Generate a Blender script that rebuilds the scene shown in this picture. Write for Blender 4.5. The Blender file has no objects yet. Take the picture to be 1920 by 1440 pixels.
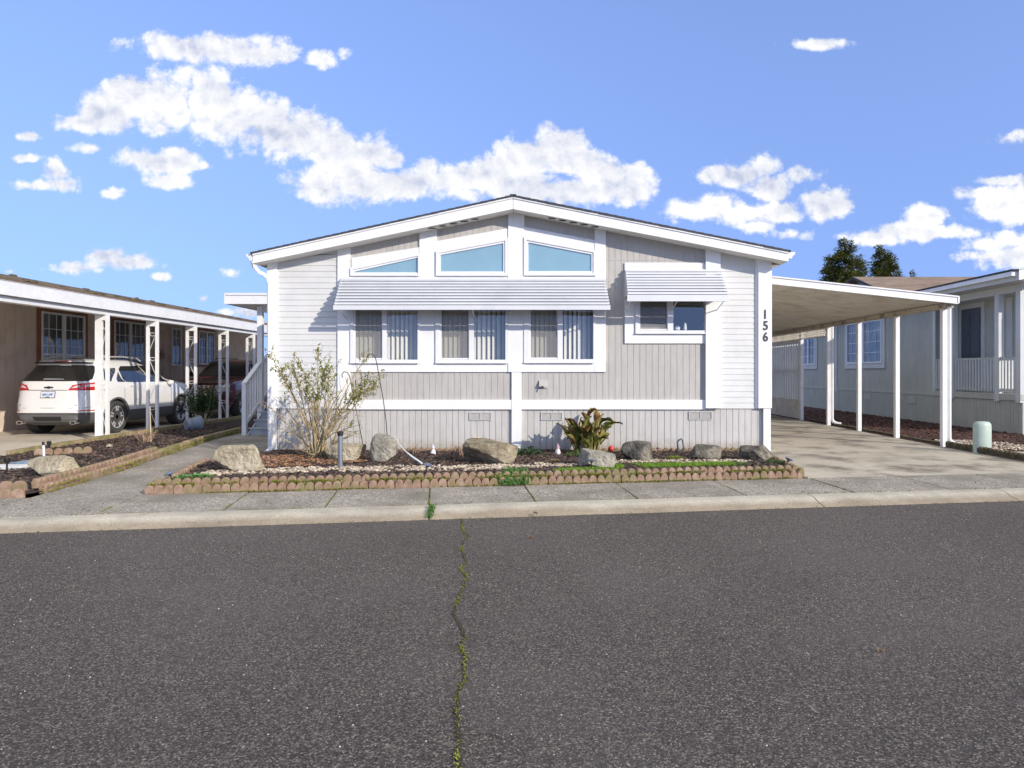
import bpy, bmesh, math, random
from mathutils import Vector, Matrix, noise
R = math.radians
PI = math.pi
rnd = random.Random(7)
SC = bpy.context.scene
COL = SC.collection
CX, CY, F, CH = 1018.0, 698.0, 1300.0, 1.27      # principal point of the photograph, focal length in pixels, eye height

def P(px, py, z=0.0):
    "point on the level z seen at a pixel of the photograph"
    Y = F * (CH - z) / (py - CY)
    return Vector(((px - CX) * Y / F, Y, z))
def Q(px, py, Y):
    return Vector(((px - CX) * Y / F, Y, CH - (py - CY) * Y / F))

# ------------------------------------------------------------------ mesh builder
class MB:
    def __init__(s): s.v = []; s.f = []; s.m = []; s.cur = 0
    def add(s, vs, fs, m=None):
        b = len(s.v); s.v += [tuple(v) for v in vs]
        for f in fs:
            s.f.append(tuple(b + i for i in f)); s.m.append(s.cur if m is None else m)
        return s
    def box(s, x0, x1, y0, y1, z0, z1, m=None):
        return s.add([(x0,y0,z0),(x1,y0,z0),(x1,y1,z0),(x0,y1,z0),(x0,y0,z1),(x1,y0,z1),(x1,y1,z1),(x0,y1,z1)],
                     [(0,3,2,1),(4,5,6,7),(0,1,5,4),(1,2,6,5),(2,3,7,6),(3,0,4,7)], m)
    def bar(s, a, b, w, h, up=(0,0,1), m=None):
        a = Vector(a); b = Vector(b); d = (b-a).normalized(); u = Vector(up)
        r = d.cross(u)
        if r.length < 1e-4: r = d.cross(Vector((0,1,0)))
        r.normalize(); u = r.cross(d)
        vs = [p + r*sx*w/2 + u*sz*h/2 for p in (a,b) for sx,sz in ((-1,-1),(1,-1),(1,1),(-1,1))]
        return s.add(vs, [(0,1,2,3),(7,6,5,4),(0,4,5,1),(1,5,6,2),(2,6,7,3),(3,7,4,0)], m)
    def prism(s, poly, y0, y1, m=None, ax='XZ'):
        n = len(poly)
        def mk(p, d):
            if ax == 'XZ': return (p[0], d, p[1])
            if ax == 'YZ': return (d, p[0], p[1])
            return (p[0], p[1], d)
        vs = [mk(p, y0) for p in poly] + [mk(p, y1) for p in poly]
        fs = [tuple(range(n)), tuple(range(2*n-1, n-1, -1))] + [(i, n+i, n+(i+1) % n, (i+1) % n) for i in range(n)]
        return s.add(vs, fs, m)
    def tube(s, pts, r, n=8, m=None, cap=True, r1=None, radii=None):
        pts = [Vector(p) for p in pts]; k = len(pts)
        if radii is None: radii = [r if r1 is None else r + (r1-r)*i/(k-1) for i in range(k)]
        up = Vector((0,0,1)); vs = []
        prev = None
        for i, p in enumerate(pts):
            d = (pts[min(i+1,k-1)] - pts[max(i-1,0)])
            if d.length < 1e-9: d = Vector((0,0,1))
            d.normalize()
            if prev is None:
                a = d.cross(Vector((0,0,1)))
                if a.length < .2: a = d.cross(Vector((1,0,0)))
            else:
                a = prev - d*prev.dot(d)
                if a.length < 1e-6: a = d.cross(Vector((1,0,0)))
            a.normalize(); prev = a; b = d.cross(a)
            for j in range(n):
                t = 2*PI*j/n
                vs.append(p + (a*math.cos(t) + b*math.sin(t))*radii[i])
        fs = [(i*n+j, i*n+(j+1) % n, (i+1)*n+(j+1) % n, (i+1)*n+j) for i in range(k-1) for j in range(n)]
        if cap: fs += [tuple(range(n-1,-1,-1)), tuple((k-1)*n+j for j in range(n))]
        return s.add(vs, fs, m)
    def lathe(s, prof, c=(0,0,0), n=20, m=None, ax='Z'):
        vs = []; k = len(prof)
        for r, h in prof:
            for j in range(n):
                t = 2*PI*j/n; x, y = r*math.cos(t), r*math.sin(t)
                if ax == 'Z': vs.append((c[0]+x, c[1]+y, c[2]+h))
                elif ax == 'X': vs.append((c[0]+h, c[1]+x, c[2]+y))
                else: vs.append((c[0]+x, c[1]+h, c[2]+y))
        fs = [(i*n+j, i*n+(j+1) % n, (i+1)*n+(j+1) % n, (i+1)*n+j) for i in range(k-1) for j in range(n)]
        fs += [tuple(range(n-1,-1,-1)), tuple((k-1)*n+j for j in range(n))]
        return s.add(vs, fs, m)
    def quad(s, a, b, c, d, m=None): return s.add([a,b,c,d], [(0,1,2,3)], m)
    def build(s, name, mats, parent=None, smooth=None, origin=None, recalc=True, bevel=0):
        me = bpy.data.meshes.new(name)
        me.from_pydata(s.v, [], s.f)
        if not isinstance(mats, (list, tuple)): mats = [mats]
        for m in mats: me.materials.append(m)
        if len(mats) > 1: me.polygons.foreach_set('material_index', s.m)
        if recalc or bevel:
            bm = bmesh.new(); bm.from_mesh(me)
            if bevel:
                bmesh.ops.remove_doubles(bm, verts=bm.verts, dist=1e-5)
                bmesh.ops.bevel(bm, geom=bm.edges[:], offset=bevel, segments=2, affect='EDGES', profile=.6)
            bmesh.ops.recalc_face_normals(bm, faces=bm.faces); bm.to_mesh(me); bm.free()
        if smooth is not None:
            me.polygons.foreach_set('use_smooth', [True]*len(me.polygons))
            if smooth < 180: me.set_sharp_from_angle(angle=R(smooth))
        o = bpy.data.objects.new(name, me); COL.objects.link(o)
        if origin is not None:
            me.transform(Matrix.Translation(-Vector(origin))); o.location = origin
        if parent is not None: attach(o, parent)
        return o

def attach(o, parent):
    o.parent = parent
    p = parent; off = Vector((0,0,0))
    while p is not None: 
        off += p.matrix_parent_inverse.translation if p.parent else Vector((0,0,0)); off += p.location; p = p.parent
    o.matrix_parent_inverse = Matrix.Translation(-off)
def tag(o, label=None, cat=None, group=None, kind=None):
    if label: o['label'] = label
    if cat: o['category'] = cat
    if group: o['group'] = group
    if kind: o['kind'] = kind
    return o
def thing(name, loc, label, cat, group=None):
    o = bpy.data.objects.new(name, None); COL.objects.link(o); o.location = loc
    o.empty_display_size = .2
    return tag(o, label, cat, group)
def copy_tree(o, parent=None):
    c = o.copy(); COL.objects.link(c)
    if parent is not None: c.parent = parent
    for ch in o.children: copy_tree(ch, c)
    return c
def struct(mb, name, mats, **k): return tag(mb.build(name, mats, **k), kind='structure')

# ------------------------------------------------------------------ materials
def newmat(name):
    m = bpy.data.materials.new(name); m.use_nodes = True
    nt = m.node_tree; nt.nodes.clear()
    return m, nt, nt.nodes, nt.links
def N(nt, t, **k):
    n = nt.nodes.new(t)
    for a, b in k.items():
        if a.startswith('i_'):
            key = a[2:]; key = int(key) if key.isdigit() else key.replace('_', ' ')
            n.inputs[key].default_value = b
        else: setattr(n, a, b)
    return n
def c4(c): return (c[0], c[1], c[2], 1)
def ramp(nt, stops, fac):
    n = nt.nodes.new('ShaderNodeValToRGB')
    while len(n.color_ramp.elements) < len(stops): n.color_ramp.elements.new(.5)
    for e, (p, c) in zip(n.color_ramp.elements, stops):
        e.position = p; e.color = c4(c) if len(c) == 3 else c
    nt.links.new(fac, n.inputs[0]); return n
def mat(name, stops, rough=.6, scale=8, detail=4, stretch=(1,1,1), bump=0, bscale=60, bstretch=None, bdist=.01, metal=0, spec=.5,
        fine=None, world=False, island=0, coat=0, dirt=None, subsurf=0):
    "stops: colour or list of (pos, colour) over a noise; fine=(scale, stops, amount) multiplies a speckle; dirt=(scale, colour, amount)"
    m, nt, ns, L = newmat(name)
    out = N(nt, 'ShaderNodeOutputMaterial'); b = N(nt, 'ShaderNodeBsdfPrincipled', i_Roughness=rough, i_Metallic=metal)
    b.inputs['Specular IOR Level'].default_value = spec
    b.inputs['Coat Weight'].default_value = coat
    L.new(b.outputs[0], out.inputs[0])
    if world: src = N(nt, 'ShaderNodeNewGeometry').outputs['Position']
    else: src = N(nt, 'ShaderNodeTexCoord').outputs['Object']
    def mapped(st):
        mp = N(nt, 'ShaderNodeMapping'); mp.inputs['Scale'].default_value = st; L.new(src, mp.inputs['Vector']); return mp.outputs[0]
    v0 = mapped(stretch)
    if isinstance(stops[0], (int, float)): stops = [(.0, [c*.93 for c in stops]), (1., [min(1, c*1.05) for c in stops])]
    n = N(nt, 'ShaderNodeTexNoise', i_Scale=scale, i_Detail=detail, i_Roughness=.6); L.new(v0, n.inputs['Vector'])
    rp = ramp(nt, [(.28 + .44*p, c) for p, c in stops], n.outputs['Fac']); col = rp.outputs[0]
    def mix(a, bb, fac, mode='MIX'):
        x = N(nt, 'ShaderNodeMix', data_type='RGBA', blend_type=mode)
        if isinstance(fac, float): x.inputs[0].default_value = fac
        else: L.new(fac, x.inputs[0])
        L.new(a, x.inputs[6])
        if isinstance(bb, tuple): x.inputs[7].default_value = bb
        else: L.new(bb, x.inputs[7])
        return x.outputs[2]
    if fine:
        fs, fst, amt = fine
        vn = N(nt, 'ShaderNodeTexVoronoi', i_Scale=fs); L.new(v0 if stretch == (1,1,1) else mapped((1,1,1)), vn.inputs['Vector'])
        sp = N(nt, 'ShaderNodeSeparateColor'); L.new(vn.outputs['Color'], sp.inputs[0])
        fr = ramp(nt, fst, sp.outputs[0]); col = mix(col, fr.outputs[0], float(amt), 'MULTIPLY')
    if dirt:
        ds, dc, amt = dirt
        dn = N(nt, 'ShaderNodeTexNoise', i_Scale=ds, i_Detail=5., i_Roughness=.65); L.new(mapped((1,1,1)), dn.inputs['Vector'])
        dr = ramp(nt, [(.47, (0,0,0)), (.66, (amt,amt,amt))], dn.outputs['Fac']); col = mix(col, c4(dc), dr.outputs[0])
    if island:
        g = N(nt, 'ShaderNodeNewGeometry'); hs = N(nt, 'ShaderNodeHueSaturation')
        mr = N(nt, 'ShaderNodeMapRange', i_3=1-island, i_4=1+island); L.new(g.outputs['Random Per Island'], mr.inputs[0])
        L.new(mr.outputs[0], hs.inputs['Value']); L.new(col, hs.inputs['Color']); col = hs.outputs[0]
    L.new(col, b.inputs['Base Color'])
    if bump:
        bn = N(nt, 'ShaderNodeTexNoise', i_Scale=bscale, i_Detail=4., i_Roughness=.6)
        L.new(mapped(bstretch or (1,1,1)), bn.inputs['Vector'])
        bp = N(nt, 'ShaderNodeBump', i_Strength=bump, i_Distance=bdist); L.new(bn.outputs['Fac'], bp.inputs['Height']); L.new(bp.outputs[0], b.inputs['Normal'])
    return m
def leafmat(name, c1, c2, transl=.35, rough=.5):
    m, nt, ns, L = newmat(name)
    out = N(nt, 'ShaderNodeOutputMaterial'); g = N(nt, 'ShaderNodeNewGeometry')
    mid = [(a+b)/2 for a, b in zip(c1, c2)]
    rp = ramp(nt, [(0, c1), (.5, mid), (1, c2)], g.outputs['Random Per Island'])
    b = N(nt, 'ShaderNodeBsdfPrincipled', i_Roughness=rough); b.inputs['Specular IOR Level'].default_value = .3
    t = N(nt, 'ShaderNodeBsdfTranslucent'); mx = N(nt, 'ShaderNodeMixShader'); mx.inputs[0].default_value = transl
    L.new(rp.outputs[0], b.inputs['Base Color']); L.new(rp.outputs[0], t.inputs[0])
    L.new(b.outputs[0], mx.inputs[1]); L.new(t.outputs[0], mx.inputs[2]); L.new(mx.outputs[0], out.inputs[0])
    return m
def glassmat(name, tint=(1,1,1), refl=1.0, base=0.04, rough=.0, wav=0):
    m, nt, ns, L = newmat(name)
    out = N(nt, 'ShaderNodeOutputMaterial')
    tr = N(nt, 'ShaderNodeBsdfTransparent'); tr.inputs[0].default_value = c4(tint)
    gl = N(nt, 'ShaderNodeBsdfGlossy', i_Roughness=rough)
    lw = N(nt, 'ShaderNodeLayerWeight', i_Blend=.5); fr = N(nt, 'ShaderNodeMath', operation='POWER'); fr.inputs[1].default_value = 3.5; L.new(lw.outputs['Facing'], fr.inputs[0])
    ma = N(nt, 'ShaderNodeMath', operation='MULTIPLY_ADD', use_clamp=True); ma.inputs[1].default_value = refl; ma.inputs[2].default_value = base
    L.new(fr.outputs[0], ma.inputs[0])
    if wav:
        tc = N(nt, 'ShaderNodeTexCoord'); nn = N(nt, 'ShaderNodeTexNoise', i_Scale=1.3, i_Detail=1.); L.new(tc.outputs['Object'], nn.inputs['Vector'])
        bp = N(nt, 'ShaderNodeBump', i_Strength=wav, i_Distance=.05); L.new(nn.outputs['Fac'], bp.inputs['Height']); L.new(bp.outputs[0], gl.inputs['Normal'])
    mx = N(nt, 'ShaderNodeMixShader'); L.new(ma.outputs[0], mx.inputs[0]); L.new(tr.outputs[0], mx.inputs[1]); L.new(gl.outputs[0], mx.inputs[2]); L.new(mx.outputs[0], out.inputs[0])
    return m

GR = (1, 1, .07)      # grain running up the board
GX = (.07, 1, 1)
M = {}
M['trim'] = mat('white_trim_paint', [(0,(.76,.76,.745)),(1,(.83,.83,.815))], rough=.55, scale=3, bump=.35, bscale=90, bstretch=(1,1,.12), bdist=.004, dirt=(2.2,(.6,.59,.57),.25))
M['trimx'] = mat('white_trim_paint_level', [(0,(.76,.76,.745)),(1,(.83,.83,.815))], rough=.55, scale=3, bump=.35, bscale=90, bstretch=(.12,1,1), bdist=.004, dirt=(2.2,(.6,.59,.57),.2))
M['lap'] = mat('white_lap_siding', [(0,(.58,.58,.56)),(1,(.65,.65,.63))], rough=.6, scale=4, bump=.4, bscale=80, bstretch=(.15,1,1), bdist=.004, dirt=(1.5,(.56,.55,.53),.25))
M['taupe'] = mat('taupe_panel_siding', [(0,(.425,.405,.375)),(1,(.495,.475,.44))], rough=.75, scale=6, stretch=(3,1,.5), bump=.6, bscale=110, bstretch=(1,1,.1), bdist=.004, dirt=(1.8,(.36,.335,.31),.3))
M['skirt'] = mat('taupe_skirting', [(0,(.465,.45,.425)),(1,(.545,.53,.50))], rough=.75, scale=6, stretch=(3,1,.5), bump=.6, bscale=110, bstretch=(1,1,.1), bdist=.004, dirt=(1.8,(.4,.38,.35),.35))
M['core'] = mat('wall_backing', (.30,.285,.27), rough=.8)
M['vinyl'] = mat('white_vinyl_frame', (.76,.76,.76), rough=.35, scale=5)
M['alum'] = mat('white_enamel_aluminium', [(0,(.64,.645,.64)),(1,(.72,.725,.72))], rough=.4, scale=2, stretch=(.2,1,1), dirt=(3,(.5,.5,.5),.25), metal=.15)
M['gutter'] = mat('white_gutter_enamel', (.72,.72,.72), rough=.35, dirt=(3,(.55,.52,.46),.2))
M['shingle'] = mat('dark_roof_shingle', [(0,(.03,.032,.038)),(1,(.09,.092,.10))], rough=.9, scale=30, bump=.6, bscale=200)
M['brownshingle'] = mat('brown_roof_shingle', [(0,(.13,.09,.065)),(.5,(.23,.165,.12)),(1,(.30,.22,.165))], rough=.9, scale=2.5, detail=8, stretch=(.5,1,2.5), bump=.6, bscale=120, bdist=.02)
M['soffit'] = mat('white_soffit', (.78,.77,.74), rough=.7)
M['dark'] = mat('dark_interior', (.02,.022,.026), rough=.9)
M['black'] = mat('black_plastic', (.02,.02,.022), rough=.45)
M['number'] = mat('charcoal_number_enamel', (.05,.05,.055), rough=.4)
M['glass'] = glassmat('window_glass', (.92,.95,.96), .6, .09, wav=.15)
M['clearglass'] = glassmat('sunlit_pane_glass', (.92,.95,.96), .9, .13, wav=.25)
M['tealpane'] = glassmat('tinted_gable_glass', (.55,.72,.78), .9, .15, wav=.1)
M['shade'] = mat('blue_grey_shade_cloth', [(0,(.17,.265,.30)),(1,(.21,.31,.345))], rough=.8, scale=1.5)
M['blind'] = mat('cream_blind_fabric', [(0,(.70,.645,.54)),(1,(.79,.74,.64))], rough=.8, scale=3, stretch=(1,1,.2), bump=.2, bscale=200)
def screenmat():
    m, nt, ns, L = newmat('insect_screen')
    out = N(nt, 'ShaderNodeOutputMaterial'); tr = N(nt, 'ShaderNodeBsdfTransparent'); d = N(nt, 'ShaderNodeBsdfDiffuse'); d.inputs[0].default_value = (.34,.325,.30,1)
    mx = N(nt, 'ShaderNodeMixShader'); mx.inputs[0].default_value = .42
    L.new(tr.outputs[0], mx.inputs[1]); L.new(d.outputs[0], mx.inputs[2]); L.new(mx.outputs[0], out.inputs[0]); return m
M['screen'] = screenmat()
SP = [(0,(.42,.40,.40)),(.35,(.75,.73,.72)),(.7,(1,1,1)),(.9,(1.35,1.33,1.3)),(1,(2.6,2.6,2.55))]
M['asphalt'] = mat('worn_asphalt', [(0,(.078,.066,.058)),(.5,(.090,.077,.068)),(1,(.102,.089,.079))], rough=.85, scale=.55, detail=9, world=True,
                   fine=(150, [(0,(.18,.18,.18)),(.35,(.55,.54,.53)),(.7,(1.1,1.06,1.03)),(.9,(2.0,1.93,1.85)),(1,(3.6,3.5,3.3))], 1.0), bump=.9, bscale=160, bdist=.012, dirt=(.6,(.118,.104,.093),.4))
M['aggregate'] = mat('exposed_aggregate_paving', [(0,(.24,.215,.18)),(.5,(.31,.28,.235)),(1,(.38,.345,.29))], rough=.85, scale=1.6, detail=7, world=True,
                     fine=(85, SP, .7), bump=.7, bscale=110, bdist=.008, dirt=(1.1,(.17,.155,.115),.85))
M['kerb'] = mat('kerb_concrete', [(0,(.38,.345,.27)),(.5,(.46,.42,.335)),(1,(.52,.48,.385))], rough=.85, scale=1.5, detail=8, world=True,
                fine=(120, [(0,(.6,.6,.6)),(.4,(.9,.9,.9)),(.9,(1.1,1.1,1.1)),(1,(1.4,1.4,1.4))], .6), bump=.5, bscale=130, bdist=.006, dirt=(2.6,(.30,.27,.22),.7))
M['drive'] = mat('driveway_concrete', [(0,(.37,.325,.25)),(.5,(.46,.41,.32)),(1,(.53,.475,.38))], rough=.85, scale=.8, detail=8, world=True,
                 fine=(110, [(0,(.65,.65,.65)),(.4,(.92,.92,.92)),(.9,(1.1,1.1,1.1)),(1,(1.4,1.4,1.4))], .6), bump=.4, bscale=120, bdist=.006, dirt=(1.3,(.17,.145,.11),1.0))
M['drive2'] = mat('warm_driveway_concrete', [(0,(.50,.45,.36)),(.5,(.60,.54,.44)),(1,(.66,.60,.50))], rough=.85, scale=.8, detail=8, world=True,
                  fine=(110, [(0,(.7,.7,.7)),(.4,(.92,.92,.92)),(.9,(1.1,1.1,1.1)),(1,(1.3,1.3,1.3))], .5), bump=.4, bscale=120, bdist=.006, dirt=(1.2,(.3,.26,.2),.5))
M['soil'] = mat('dark_mulch_soil', [(0,(.022,.015,.012)),(.5,(.045,.031,.026)),(1,(.075,.052,.042))], rough=.95, scale=30, detail=6, world=True, bump=1, bscale=60, bdist=.03)
M['redsoil'] = mat('red_brown_mulch', [(0,(.035,.014,.010)),(.5,(.07,.030,.022)),(1,(.11,.05,.038))], rough=.95, scale=25, detail=6, world=True, bump=1, bscale=60, bdist=.03)
M['chip'] = mat('bark_chip', [(0,(.035,.022,.017)),(.5,(.085,.055,.042)),(1,(.16,.115,.085))], rough=.95, scale=14, island=.6)
M['pebble'] = mat('cream_river_pebble', [(0,(.26,.19,.12)),(.5,(.42,.35,.26)),(1,(.54,.48,.39))], rough=.6, scale=12, world=True, island=.5)
M['leaflitter'] = mat('dry_leaf_litter', [(0,(.17,.07,.03)),(.5,(.32,.16,.08)),(1,(.48,.33,.20))], rough=.9, scale=12, world=True, island=.4)
M['ground'] = mat('bare_ground', [(0,(.09,.085,.05)),(1,(.15,.13,.09))], rough=.95, scale=.7, detail=8, world=True)
M['terracotta'] = mat('terracotta_edging', [(0,(.18,.105,.07)),(.5,(.265,.17,.115)),(1,(.37,.265,.195))], rough=.85, scale=9, detail=7, world=True, bump=.5, bscale=90, bdist=.006,
                      dirt=(5,(.17,.16,.06),.9))
M['mossblock'] = mat('moss_stained_edging', [(0,(.20,.15,.09)),(.5,(.30,.225,.13)),(1,(.37,.28,.19))], rough=.9, scale=7, detail=7, world=True, bump=.6, bscale=90, bdist=.01, dirt=(4,(.15,.17,.025),.9))
M['darkedge'] = mat('dark_mossy_edging', [(0,(.04,.032,.02)),(.5,(.085,.068,.04)),(1,(.14,.12,.06))], rough=.95, scale=9, detail=7, world=True, bump=.6, bscale=90, bdist=.01)
def _stain():
    nt = M['kerb'].node_tree; L = nt.links; b = [n for n in nt.nodes if n.type == 'BSDF_PRINCIPLED'][0]; src = b.inputs['Base Color'].links[0].from_socket
    g = N(nt, 'ShaderNodeNewGeometry'); s = N(nt, 'ShaderNodeSeparateXYZ'); L.new(g.outputs['Position'], s.inputs[0]); n = N(nt, 'ShaderNodeTexNoise', i_Scale=1.7, i_Detail=8., i_Roughness=.65); L.new(g.outputs['Position'], n.inputs['Vector'])
    a = N(nt, 'ShaderNodeMath', operation='MULTIPLY_ADD'); a.inputs[1].default_value = .085; L.new(n.outputs['Fac'], a.inputs[0]); L.new(s.outputs[2], a.inputs[2])
    r = N(nt, 'ShaderNodeMapRange', i_1=-.070, i_2=-.034, i_3=.9, i_4=0.); L.new(a.outputs[0], r.inputs[0])
    x = N(nt, 'ShaderNodeMix', data_type='RGBA', blend_type='MULTIPLY'); x.inputs[7].default_value = (.68,.60,.52,1); L.new(r.outputs[0], x.inputs[0]); L.new(src, x.inputs[6]); L.new(x.outputs[2], b.inputs['Base Color'])
_stain()
def _splash():       # mud splashed up the foot of the skirting
    nt = M['skirt'].node_tree; L = nt.links; b = [n for n in nt.nodes if n.type == 'BSDF_PRINCIPLED'][0]; src = b.inputs['Base Color'].links[0].from_socket
    g = N(nt, 'ShaderNodeNewGeometry'); s = N(nt, 'ShaderNodeSeparateXYZ'); L.new(g.outputs['Position'], s.inputs[0]); n = N(nt, 'ShaderNodeTexNoise', i_Scale=9., i_Detail=8., i_Roughness=.7); L.new(g.outputs['Position'], n.inputs['Vector'])
    a = N(nt, 'ShaderNodeMath', operation='MULTIPLY_ADD'); a.inputs[1].default_value = -.42; L.new(n.outputs['Fac'], a.inputs[0]); L.new(s.outputs[2], a.inputs[2])
    r = N(nt, 'ShaderNodeMapRange', i_1=-.20, i_2=-.02, i_3=.75, i_4=0.); L.new(a.outputs[0], r.inputs[0])
    x = N(nt, 'ShaderNodeMix', data_type='RGBA', blend_type='MULTIPLY'); x.inputs[7].default_value = (.66,.58,.48,1); L.new(r.outputs[0], x.inputs[0]); L.new(src, x.inputs[6]); L.new(x.outputs[2], b.inputs['Base Color'])
_splash()
M['moss'] = leafmat('moss', (.14,.16,.02), (.33,.34,.06), .2)
M['grass'] = leafmat('grass_blade', (.11,.22,.02), (.28,.45,.05), .3)
M['green'] = leafmat('ground_leaf', (.06,.15,.03), (.18,.32,.09), .25)
def rockmat(name, a, b, c, moss=.3):
    return mat(name, [(0,a),(.5,b),(1,c)], rough=.9, scale=3.2, detail=9, bump=1, bscale=14, bdist=.05, dirt=(6,(.42,.38,.27),moss),
               fine=(38, [(0,(.72,.72,.7)),(.5,(1,1,1)),(1,(1.2,1.2,1.18))], .6))
M['rock_tan'] = rockmat('tan_boulder', (.22,.185,.12), (.38,.325,.225), (.48,.425,.315))
M['rock_grey'] = rockmat('grey_boulder', (.17,.155,.125), (.29,.265,.215), (.40,.37,.31))
M['rock_brown'] = rockmat('brown_boulder', (.09,.07,.045), (.24,.195,.125), (.38,.32,.22))
M['rock_dark'] = rockmat('dark_boulder', (.045,.04,.033), (.13,.115,.09), (.27,.24,.19), .25)

# ------------------------------------------------------------------ sky, sun, camera
LIGHT = Vector((-.575, .55, -.315)).normalized()
w = bpy.data.worlds.new('World'); SC.world = w; w.use_nodes = True
nt = w.node_tree; nt.nodes.clear(); L = nt.links
out = N(nt, 'ShaderNodeOutputWorld')
sky = N(nt, 'ShaderNodeTexSky', sky_type='NISHITA', sun_disc=False)
sky.sun_elevation = math.asin(-LIGHT.z); sky.sun_rotation = math.atan2(-LIGHT.x, -LIGHT.y)
sky.air_density = 1.0; sky.dust_density = .25; sky.ozone_density = 3.5; sky.altitude = 50
tc0 = N(nt, 'ShaderNodeTexCoord'); vm = N(nt, 'ShaderNodeVectorMath', operation='MULTIPLY_ADD'); vm.inputs[1].default_value = (.8,.8,.40); vm.inputs[2].default_value = (0,0,.38)
L.new(tc0.outputs['Generated'], vm.inputs[0]); vn_ = N(nt, 'ShaderNodeVectorMath', operation='NORMALIZE'); L.new(vm.outputs[0], vn_.inputs[0]); L.new(vn_.outputs[0], sky.inputs[0])
hs = N(nt, 'ShaderNodeHueSaturation', i_Hue=.513, i_Value=1.80); hs.inputs['Saturation'].default_value = .97; L.new(sky.outputs[0], hs.inputs['Color'])
bg = N(nt, 'ShaderNodeBackground'); bg.inputs['Strength'].default_value = .15; L.new(hs.outputs[0], bg.inputs[0])
tc = N(nt, 'ShaderNodeTexCoord'); sx = N(nt, 'ShaderNodeSeparateXYZ'); L.new(tc.outputs['Generated'], sx.inputs[0])
def MT(op, a, b=None, c=None, clamp=False):
    n = N(nt, 'ShaderNodeMath', operation=op, use_clamp=clamp)
    for i, x in enumerate((a, b, c)):
        if x is None: continue
        if isinstance(x, (int, float)): n.inputs[i].default_value = x
        else: L.new(x, n.inputs[i])
    return n.outputs[0]
ay = MT('MAXIMUM', MT('ABSOLUTE', sx.outputs[1]), .02)
back = MT('LESS_THAN', sx.outputs[1], 0.0)
U = MT('DIVIDE', sx.outputs[0], ay); V = MT('DIVIDE', sx.outputs[2], ay)
U = MT('ADD', U, MT('MULTIPLY', back, 0.35))         # the clouds behind are another arrangement
cv = N(nt, 'ShaderNodeCombineXYZ'); L.new(U, cv.inputs[0]); L.new(V, cv.inputs[1]); UV = cv.outputs[0]
CL = [(150,228,60,20),(200,210,75,42),(260,185,80,48),(310,190,90,62),(390,185,70,52),(430,215,90,55),(500,220,60,40),(530,205,20,26),(570,255,80,45),(620,275,55,40),(655,290,60,35),(600,345,62,34),(660,320,70,55),(700,290,50,36),(735,300,25,20),(700,345,80,32),(760,345,65,28),(800,330,28,34),(840,335,40,28),
      (880,335,55,28),(930,320,50,30),(980,300,55,40),(1032,280,45,40),(1060,290,50,40),(1090,310,45,38),(1130,330,60,32),(1185,325,32,28),(1180,350,48,34),(960,350,110,28),(1080,355,110,30),(880,365,60,16),
      (1345,325,42,14),(1400,325,50,22),(1430,315,34,24),(1440,350,42,30),(1505,328,30,14),(1548,383,46,34),(1345,385,50,18),(1310,395,55,20),(1400,400,75,22),(1460,400,50,22),(1480,438,52,12),(1420,425,40,16),
      (1895,258,32,14),(1915,250,25,15),(1865,338,55,8),(1835,365,55,15),(1870,385,70,32),(1910,395,50,36),(1740,405,42,20),(1690,430,60,18),(1640,445,55,14),(1765,435,90,14),(1860,460,60,16),(1900,480,80,24),(1840,480,50,14),(1905,450,50,20),
      (170,280,38,14),(250,295,55,22),(310,305,55,26),(335,300,30,24),(315,340,45,14),(375,312,18,8),(110,318,24,24),(115,345,28,14),(70,348,38,8),(45,297,17,6),(212,362,20,8),(205,480,40,18),(240,490,55,16),(150,502,38,10),(300,518,18,6),(430,510,20,9),(465,583,30,13),(425,585,22,6),(382,560,12,6),
      (400,88,140,26),(480,100,80,22),(600,108,26,18),(648,98,14,12),(1530,82,55,9),(60,255,18,6),(20,510,14,6)]
field = None
for cx_, cy_, rx, ry in CL:
    a = N(nt, 'ShaderNodeVectorMath', operation='MULTIPLY_ADD')
    L.new(UV, a.inputs[0]); rx *= 1.05; ry *= 1.05
    a.inputs[1].default_value = (F/rx, F/ry, 0)
    a.inputs[2].default_value = (-(cx_-CX)/rx, -(CY-cy_)/ry, 0)
    d = N(nt, 'ShaderNodeVectorMath', operation='LENGTH'); L.new(a.outputs[0], d.inputs[0])
    k = min(1.1, .34 + ry/38)
    one = MT('MULTIPLY_ADD', d.outputs['Value'], -k, k)
    field = one if field is None else MT('SMOOTH_MAX', field, one, .12)
def cn(off, sc, det):
    mp = N(nt, 'ShaderNodeMapping'); mp.inputs['Location'].default_value = off; mp.inputs['Scale'].default_value = (1, 1.25, 1); L.new(UV, mp.inputs['Vector'])
    n = N(nt, 'ShaderNodeTexNoise', noise_dimensions='2D', i_Scale=sc, i_Detail=det, i_Roughness=.62); L.new(mp.outputs[0], n.inputs['Vector']); return n.outputs['Fac']
def puff(off, sc, det):
    mp = N(nt, 'ShaderNodeMapping'); mp.inputs['Location'].default_value = off; L.new(WV, mp.inputs['Vector'])
    v = N(nt, 'ShaderNodeTexVoronoi', feature='F1', voronoi_dimensions='2D'); v.inputs['Scale'].default_value = sc; v.inputs['Detail'].default_value = det; v.inputs['Roughness'].default_value = .55; v.inputs['Lacunarity'].default_value = 2.3
    try: v.normalize = True
    except Exception: pass
    L.new(mp.outputs[0], v.inputs['Vector']); return MT('SUBTRACT', 1.0, v.outputs['Distance'])
wn_ = N(nt, 'ShaderNodeTexNoise', noise_dimensions='2D', i_Scale=9., i_Detail=5.); L.new(UV, wn_.inputs['Vector'])
wm = N(nt, 'ShaderNodeVectorMath', operation='MULTIPLY_ADD'); wm.inputs[1].default_value = (.035,.035,0); L.new(wn_.outputs['Color'], wm.inputs[0]); L.new(UV, wm.inputs[2]); WV = wm.outputs[0]
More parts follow.
